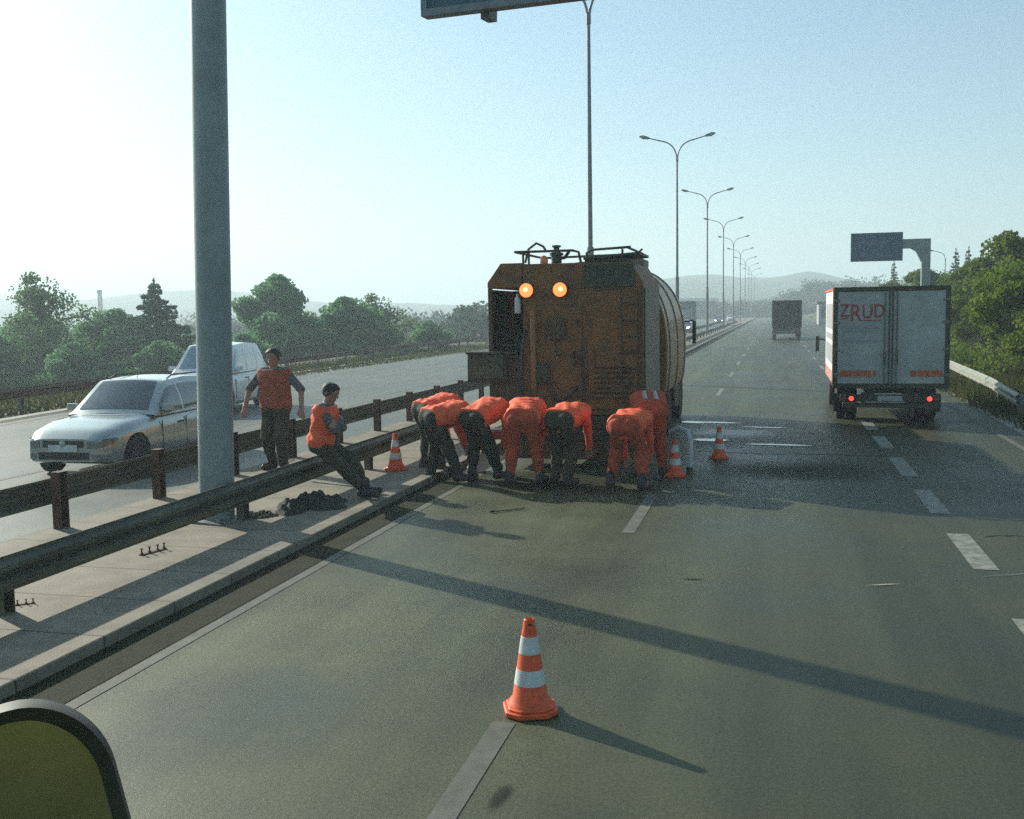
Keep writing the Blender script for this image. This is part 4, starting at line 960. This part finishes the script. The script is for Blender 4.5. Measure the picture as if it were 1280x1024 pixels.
def sdf_mesh(name, prims, mats, parent, h=.013, k=.03, infl=0.0, cuts=(), noise=0.0):
    pts = np.array([list(p[0]) for p in prims]+[list(p[1]) for p in prims]); rm = max(max(p[2], p[3]) for p in prims)+infl+.04
    lo = pts.min(0)-rm; hi = pts.max(0)+rm; n = np.ceil((hi-lo)/h).astype(int)+1
    ax = [lo[i]+h*np.arange(n[i]) for i in range(3)]
    F = np.full(n, .2, np.float32)
    for a, b, ra, rb in prims:
        a = np.array(a, float); b = np.array(b, float); r = max(ra, rb)+infl+k+2*h
        i0 = np.maximum(0, np.floor((np.minimum(a, b)-r-lo)/h).astype(int)); i1 = np.minimum(n, np.ceil((np.maximum(a, b)+r-lo)/h).astype(int)+1)
        sx = tuple(slice(i0[i], i1[i]) for i in range(3))
        X, Y, Zz = np.meshgrid(ax[0][sx[0]], ax[1][sx[1]], ax[2][sx[2]], indexing='ij')
        d = b-a; dd = d@d+1e-9
        t_ = np.clip(((X-a[0])*d[0]+(Y-a[1])*d[1]+(Zz-a[2])*d[2])/dd, 0, 1)
        D = np.sqrt((X-a[0]-t_*d[0])**2+(Y-a[1]-t_*d[1])**2+(Zz-a[2]-t_*d[2])**2)-(ra+t_*(rb-ra)+infl)
        G = F[sx]; hh = np.clip(.5+.5*(G-D)/k, 0, 1); F[sx] = G*(1-hh)+D*hh-k*hh*(1-hh)
    X, Y, Zz = np.meshgrid(*ax, indexing='ij')
    if noise: F = F+noise*(np.sin(X*31+Y*17)*np.sin(Zz*27+X*9)+.6*np.sin(Y*53+Zz*38))
    for nrm, c in cuts: F = np.maximum(F, nrm[0]*X+nrm[1]*Y+nrm[2]*Zz-c)
    F[0] = F[-1] = .05; F[:, 0] = F[:, -1] = .05; F[:, :, 0] = F[:, :, -1] = .05
    V, Q = surface_nets(F, lo, h)
    me = bpy.data.meshes.new(name); me.from_pydata(V.tolist(), [], Q.tolist()); me.materials.append(mats)
    me.polygons.foreach_set('use_smooth', [True]*len(me.polygons)); me.update()
    o = bpy.data.objects.new(name, me); COL.objects.link(o); o.parent = parent
    return o

def ik(a, c, l1, l2, pole):
    a, c, pole = Vector(a), Vector(c), Vector(pole); d = c-a; L = min(d.length, (l1+l2)*.999); u = d.normalized()
    x = (l1*l1-l2*l2+L*L)/(2*L); hgt = math.sqrt(max(1e-6, l1*l1-x*x)); pv = (pole-u*pole.dot(u)).normalized()
    return a+u*x+pv*hgt, a+u*L

def person(label, loc, rz, hip, bend, feet, hands, head_dir, face_dir, elbow=((-.6, -.3, -.5), (.6, -.3, -.5)), knee=(0, 1, .1), vest='orange_vest', top='grey_cloth', trousers='dark_cloth', hem=-.05, puff=.034, sleeve=True, group=None, curl=.7, scale=1.0, palm=None, band=False):
    t = thing('person', label, 'person', loc, rz, group, scale)
    hip = Vector(hip); T = Vector((0, math.sin(bend), math.cos(bend))); Fr = Vector((0, math.cos(bend), -math.sin(bend))); X = Vector((1, 0, 0))
    at = lambda s, d, f=0: hip+X*s+T*d+Fr*f
    torso = [(at(-.09, 0), at(.09, 0), .115, .115), (at(-.075, 0), at(-.10, .38), .10, .105), (at(.075, 0), at(.10, .38), .10, .105), (at(0, .05, .03), at(0, .36, .02), .115, .13), (at(-.15, .455, -.01), at(.15, .455, -.01), .072, .072)]
    neck0 = at(0, .47, 0); hd = Vector(head_dir).normalized(); hf = Vector(face_dir); hf = (hf-hd*hf.dot(hd)).normalized(); hx = hd.cross(hf)*-1
    hc = neck0+T*.04+hd*.165
    neck = [(neck0, hc-hd*.06, .062, .056)]
    skull = [(hc-hf*.025+hd*.03, hc+hf*.02+hd*.035, .092, .088), (hc+hd*.0, hc+hf*.02-hd*.05, .085, .068)]
    face = [(hc+hf*.035-hd*.06, hc+hf*.062-hd*.098, .055, .032), (hc+hf*.098+hd*.01, hc+hf*.118-hd*.028, .010, .016), (hc+hf*.085-hx*.035+hd*.022, hc+hf*.085+hx*.035+hd*.022, .018, .018), (hc+hf*.082-hx*.022-hd*.068, hc+hf*.082+hx*.022-hd*.068, .014, .014)]
    for s in (-1, 1): face += [(hc+hx*s*.088-hf*.005+hd*.015, hc+hx*s*.098-hf*.012-hd*.03, .017, .012)]
    legs = []; feet_p = []; arms = []; hnd = []
    for i, s in enumerate((-1, 1)):
        h0 = hip+X*s*.095-T*.02; ank = Vector(feet[i]); kn, ank = ik(h0, ank, .44, .43, Vector(knee)+X*s*.12)
        legs += [(h0, kn, .095, .062), (kn, ank, .062, .042), (kn+(ank-kn)*.15+Vector((0, -.02, 0)), kn+(ank-kn)*.5, .058, .052)]
        ft = Vector((s*.06, .17, -.045)); feet_p += [(ank+Vector((0, -.05, -.035)), ank+ft, .042, .036), (ank+Vector((0, 0, .08)), ank+Vector((0, -.03, -.03)), .052, .048)]
        sh = at(s*.185, .44, 0); wr_ = Vector(hands[i]); el, wr_ = ik(sh, wr_, .30, .27, Vector(elbow[i]))
        arms += [(sh, el, .056, .044), (el, wr_, .044, .030)]
        d = (wr_-el).normalized() if palm is None else Vector(palm[i]).normalized()
        side_ = d.cross(Vector((0, 1, .2)) if abs(d.y) < .8 else Vector((0, 0, 1))).normalized(); nrm = d.cross(side_).normalized()
        p1 = wr_+d*.085; hnd += [(wr_, p1-side_*.018, .028, .022), (wr_, p1+side_*.018, .028, .022)]
        for k, ln in ((-1.5, .066), (-.5, .078), (.5, .074), (1.5, .056)):
            b0 = p1+side_*k*.019; b1 = b0+(d*(1-curl*.35)+nrm*curl*.35+side_*k*.06).normalized()*ln*.55; b2 = b1+(d*(1-curl)+nrm*curl).normalized()*ln*.5
            hnd += [(b0, b1, .0105, .0095), (b1, b2, .0095, .008)]
        th = wr_+d*.03-side_*.03*s; hnd += [(th, th-side_*.03*s+d*.035, .014, .011), (th-side_*.03*s+d*.035, th-side_*.03*s+d*.065+nrm*.012, .011, .009)]
    sdf_mesh('body', torso+neck+skull+face+[(a, b, ra*.92, rb*.92) for a, b, ra, rb in legs]+arms+hnd+feet_p, M['skin'], t, .0105, .022)
    # hair: cap over the back and top of the skull
    cn = hf*.8-hd*.62; cn.normalize()
    sdf_mesh('hair', skull, M['hair'], t, .011, .02, .011, [(cn, cn.dot(hc)+.035), (-hd, -hd.dot(hc)+.065)], .002)
    up_arms = arms if sleeve else [arms[0], arms[2]]
    arm_p = []
    for a, b, ra, rb in up_arms: arm_p.append((a, b, ra, rb))
    sdf_mesh('shirt', torso+arm_p, M[top], t, .015, .03, .014, [(-T, -T.dot(hip)-.04)], .003)
    sdf_mesh('vest', torso, M[vest], t, .0135, .05, puff, [(-T, -T.dot(hip)-hem), (T, T.dot(neck0)+.035)], .0085)
    if band:
        for s in (-1, 1): sdf_mesh('reflective_band', [(at(s*.075, .06), at(s*.095, .42), .105, .105)], M['reflective'], t, .0125, .03, .064, [(X, s*.075+.03), (-X, -(s*.075-.03)), (-T, -T.dot(hip)-.0), (T, T.dot(hip)+.42)])
    sdf_mesh('trousers', [torso[0]]+legs, M[trousers], t, .014, .04, .022, [], .005)
    for k in (0, 2): sdf_mesh('boot', feet_p[k:k+2], M['boot'], t, .0125, .025, .012)
    return t

GW = 'road workers bending over behind the machine'
def bent(label, x, y, rz, b=98, hz=.915, reach=.62, spread=.17, hand_z=.30, sc=1.10, z=0, stag=.06, lh=None, rh=None, **k):
    b = R(b); hp = (0, -.10, hz)
    return person(label, (x, y, z), rz, hp, b, [(-spread, .0, .095), (spread, stag, .095)], [lh or (-.16, reach-.10, hand_z), rh or (.15, reach, hand_z+.05)],
                  (0, math.sin(b+.8), math.cos(b+.8)), (0, math.cos(b+.8), -math.sin(b+.8)), elbow=((-.7, -.3, .1), (.7, -.3, .1)), group=GW, hem=-.055, puff=.046, scale=sc, **k)
bent('bent worker farthest left, half hidden behind the cone by the rail', -5.42, 16.0, R(-35), 78, .93, top='orange_vest', z=.02, reach=.60)
bent('bent worker second from the left, turned sideways in an orange jacket', -5.02, 15.2, R(-42), 80, .92, top='orange_vest', spread=.22, reach=.66, hand_z=.36, stag=.20)
bent('bent worker third from the left, orange jacket and dark trousers', -4.40, 15.3, R(-22), 74, .91, top='orange_vest', spread=.15, reach=.56, hand_z=.42, stag=.26, rh=(.20, .30, .50))
bent('bent worker in the middle with bright orange trousers', -3.66, 15.2, R(5), 76, .93, trousers='orange_trousers', top='orange_vest', spread=.21, reach=.58)
bent('bent worker right of the middle, orange jacket, olive trousers', -3.08, 15.35, R(-12), 82, .90, trousers='olive_cloth', top='orange_vest', spread=.13, reach=.60, stag=-.18, lh=(-.19, .20, .52))
bent('bent worker nearest the right cone, crouching lowest in an orange jacket', -2.08, 15.1, R(-8), 84, .85, trousers='orange_trousers', top='orange_vest', spread=.23, reach=.66, hand_z=.24, stag=-.10)
bent('bent worker at the right with grey reflective stripes on the back', -1.86, 16.2, R(12), 76, .96, trousers='orange_trousers', vest='orange_trousers', band=True)
# leaning on the rail, arms folded, facing the road
person('worker in a bright orange sleeveless vest sitting on the guard rail with folded arms', (-6.10, 13.25, .1), R(-84), (0, .0, .72), R(12), [(-.12, .56, .095), (.14, .64, .095)],
       [(.10, .25, .95), (-.11, .23, .99)], (0, .35, 1), (.2, 1, -.35), elbow=((-.8, .3, -.6), (.8, .3, -.6)), knee=(0, 1, .6), top='grey_cloth', trousers='olive_cloth', palm=((1, .1, .1), (-1, .1, .1)), scale=1.05)
# standing on the median
person('worker standing on the median between the two rails, arms held out', (-7.9, 15.5, .1), R(186), (0, 0, .93), R(3), [(-.10, .05, .085), (.11, -.08, .085)],
       [(-.40, .06, .88), (.42, .10, .90)], (0, .06, 1), (.1, 1, -.1), elbow=((-.8, -.5, 0), (.8, -.5, 0)), top='grey_cloth', vest='vest_shaded', trousers='olive_cloth', sleeve=False, scale=1.15)

# ------------------------------------------------------------------ cones and small things
def cone(label, loc, rz, s=1.0, tilt=(0, 0)):
    t = thing('traffic_cone', label, 'traffic cone', loc, rz, 'orange and white traffic cones', s)
    t.rotation_euler = (tilt[0], tilt[1], rz)
    def rad(z): return .128-.094*(z/.60)
    mb = MB(); n = 32
    # square foot with cut corners, rising in a soft collar to the cone
    q = .168; oc = [(q, -q*.55), (q, q*.55), (q*.55, q), (-q*.55, q), (-q, q*.55), (-q, -q*.55), (-q*.55, -q), (q*.55, -q)]
    mb.prism(oc, 'z', 0, .035); mb.prism([(x*.88, y*.88) for x, y in oc], 'z', .035, .052); mb.build('base', M['cone_orange'], t, bevel=.008)
    mb = MB(); mb.lathe([(.150, .045), (.135, .075), (rad(.09), .10), (rad(.60), .60), (rad(.60)-.006, .605), (rad(.6)-.009, .59), (rad(.3)-.01, .3)], n=n); mb.build('cone_body', M['cone_orange'], t, smooth=40)
    mb = MB()
    for a in range(8): pass
    for z0, z1 in ((.185, .285), (.385, .495)):
        MB().lathe([(rad(z0)+.0005, z0), (rad(z0)+.003, z0+.001), (rad(z1)+.003, z1-.001), (rad(z1)+.0005, z1)], n=n).build('white_sleeve', M['cone_white'], t, smooth=40)
    mb.lathe([(.013, -.0385), (.013, .0385)], (0, 0, .572), 12, 'y'); mb.build('grip_hole', M['black'], t, smooth=40)
    return t
c0 = cone('traffic cone in the foreground standing on the lane line', (-1.53, 6.42, .005), R(20), 1.02)
c1 = again(c0, 'traffic cone at the left beside the guard rail, behind the sitting worker', (-5.92, 15.7, .102), R(50), .98)
c2 = again(c0, 'traffic cone right beside the group of workers at its right end', (-1.50, 16.3, .005), R(8), 1.0)
c3 = again(c0, 'small traffic cone standing alone by the wet patch, right of the workers', (-.92, 18.4, .005), R(35), .92)

t = thing('hose', 'short pale bent hose arching down beside the right cone', 'hose', (-1.38, 16.75, 0))
MB().tube([(-.25, .2, .62), (-.1, .12, .70), (.03, .05, .66), (.09, 0, .52), (.09, -.02, .30), (.08, -.05, .06)], .045, 12).build('pipe', M['hose_white'], t)
MB().tube([(.08, -.05, .09), (.08, -.06, .01)], .055, 12).build('nozzle', M['dark_metal'], t)

t = thing('bucket', 'pale bucket standing between the second and third bent workers', 'bucket', (-4.72, 16.35, 0))
MB().lathe([(.11, 0), (.14, .30), (.15, .30), (.15, .315), (.135, .315), (.105, .02)], n=22).build('shell', M['white_plastic'], t)
MB().tube([(-.145, 0, .29), (-.12, 0, .40), (0, 0, .46), (.12, 0, .40), (.145, 0, .29)], .006, 6).build('handle', M['dark_metal'], t)

rg = random.Random(5)
def cloth_pile(name, label, cat, loc, sx, sy, sz, material, seed):
    rq = random.Random(seed); ph = [rq.uniform(0, 6.28) for _ in range(12)]
    def P(u, v):
        a = u*2*PI; r = v*(1+.22*math.sin(3*a+ph[0])+.16*math.sin(5*a+ph[1])+.08*math.sin(9*a+ph[2]))
        x, y = r*math.cos(a), r*math.sin(a)
        f = abs(math.sin(5.1*x+3*y+ph[3])+.7*math.sin(8.3*y-4*x+ph[4])+.45*math.sin(17*x+9*y+ph[5])+.3*math.sin(23*y-13*x+ph[6]))/2.2
        return (x*sx, y*sy, sz*(1-v*v)**.6*(.25+.95*f)+.004)
    o = MB().grid(P, 72, 22).build(name, material, None, smooth=55); o.location = loc; return tag(o, label, cat)
cloth_pile('jacket', 'crumpled dark jacket lying on the median behind the sitting worker', 'jacket', (-5.92, 12.55, .100), .40, .62, .17, M['dark_cloth'], 3)
cloth_pile('rag', 'dark rag on the median right below the guard rail, by the jacket', 'rag', (-6.25, 11.75, .100), .16, .22, .06, M['olive_cloth'], 8)

t = thing('steel_bracket', 'small rusty bracket with upright bolts lying on the median slabs', 'bracket', (-6.45, 9.7, .103), R(75), None, .8)
MB().bb(-.22, .22, -.03, .03, 0, .012).build('plate', M['rust'], t, bevel=.003)
for x in (-.19, -.06, .08, .19): MB().lathe([(.022, .012), (.022, .03), (.011, .03), (.011, .075), (.02, .075), (.02, .09)], (x, 0, 0), 6).build('bolt', M['rust'], t)
t2 = again(t, 'second small bracket with bolts on the median at the left picture edge', (-6.43, 7.65, .103), R(40), .5)
t = thing('crowbar', 'dark crowbar lying on the asphalt in front of the bent workers', 'tool', (-3.36, 13.1, .015), R(40), None, .5)
MB().tube([(-.42, 0, 0), (.36, 0, 0), (.42, 0, .02), (.44, 0, .07)], [.016, .016, .015, .008], 8).build('shaft', M['dark_metal'], t)
MB().lathe([(.012, -.43), (.03, -.46), (.034, -.56), (.02, -.58)], (0, 0, .01), 10, 'x').build('grip', M['rubber'], t)

# ------------------------------------------------------------------ far buildings
t = thing('chimney', 'tall thin factory chimney on the skyline left of the conifer', 'chimney', (-209, 292, -10))
MB().lathe([(1.0, 0), (.68, 21.0), (.78, 21.05), (.78, 21.9), (.5, 21.9)], n=18).build('shaft', M['brick_chimney'], t)
MB().lathe([(.80, 18.5), (.79, 19.2)], n=18).build('band', M['wall_pale'], t)
t = thing('low_building', 'pale low building with dark pillared openings beyond the box truck', 'building', (11.2, 172, -.2))
MB().bb(-4.4, 6, 0, 8, 0, 3.5).build('wall', M['wall_pale'], t)
MB().bb(-4.7, 6.3, -.3, 8.3, 3.5, 3.85).build('roof', M['wall_dark'], t)
for x in (-3.4, -1.7, 0, 1.7, 3.4): MB().bb(x-.55, x+.55, -.03, .05, 1.3, 3.0).build('window', M['wall_dark'], t)
t = thing('warehouse', 'far warehouse with a white roof edge, just right of the repair machine', 'building', (-22.5, 305, -.5))
MB().bb(-6, 6, 0, 12, 0, 5.6).build('wall', M['wall_dark'], t)
MB().bb(-6.4, 6.4, -.4, 12.4, 5.6, 6.5).build('roof', M['roof_white'], t)
for x in (-4, -1.3, 1.3, 4): MB().bb(x-.7, x+.7, -.04, .04, 2, 4).build('window', M['glass_pale'], t)

# ------------------------------------------------------------------ wing mirror of the vehicle the picture was taken from
t = thing('wing_mirror', 'dark wing mirror at the bottom left corner, its glass showing olive brown', 'mirror', (-1.22, 1.42, 1.70), R(0))
t.rotation_euler = (R(-6), R(-9), R(38))
def rrect(w, h, r, n=10, top_taper=.0):
    pts = []
    for cx, cy, a0 in ((w/2-r, h/2-r, 0), (-w/2+r, h/2-r, PI/2), (-w/2+r, -h/2+r, PI), (w/2-r, -h/2+r, 1.5*PI)):
        for k in range(n+1):
            a = a0+PI/2*k/n; x, y = cx+r*math.cos(a), cy+r*math.sin(a)
            pts.append((x*(1-top_taper*(y/h+.5)), y))
    return pts
mw, mh = .36, .50
outer = rrect(mw, mh, .15, 12, .10); inner = [(x*.86, y*.905) for x, y in outer]; back = [(x*.72, y*.8) for x, y in outer]; n = len(outer)
vs = [(x, 0, z) for x, z in inner]+[(x, -.012, z) for x, z in outer]+[(x*1.02, .03, z*1.02) for x, z in outer]+[(x*.95, .08, z*.95) for x, z in outer]+[(x, .11, z) for x, z in back]+[(x, .012, z) for x, z in inner]
fs = []
for a in (5, 0, 1, 2, 3):
    b = {5: 0, 0: 1, 1: 2, 2: 3, 3: 4}[a]
    fs += [(a*n+j, a*n+(j+1) % n, b*n+(j+1) % n, b*n+j) for j in range(n)]
fs.append(tuple(range(4*n, 5*n)))
MB().add(vs, fs).build('housing', M['mirror_case'], t, smooth=50)
MB().add([(x, .009, z) for x, z in inner], [tuple(range(n))]).build('glass', M['mirror_glass'], t, smooth=0)
MB().tube([(-.10, .06, -.18), (-.14, .05, -.34), (-.05, -.10, -.55), (.25, -.5, -.75)], .022, 10).build('arm', M['black'], t)

# ------------------------------------------------------------------ air
mb = MB(); mb.bb(-2590, 2590, -190, 3590, -14, 84)
hz_ = mb.build('haze', [], smooth=0); tag(hz_, 'thin morning haze over the whole valley', 'haze', kind='stuff')
HM = bpy.data.materials.new('haze'); HM.use_nodes = True; n_ = HM.node_tree.nodes; n_.remove(n_['Principled BSDF'])
pv = n_.new('ShaderNodeVolumePrincipled'); pv.inputs['Color'].default_value = (.80, .95, 1.0, 1); pv.inputs['Density'].default_value = .0015; pv.inputs['Anisotropy'].default_value = .25
HM.node_tree.links.new(pv.outputs[0], n_['Material Output'].inputs['Volume']); hz_.data.materials.append(HM)
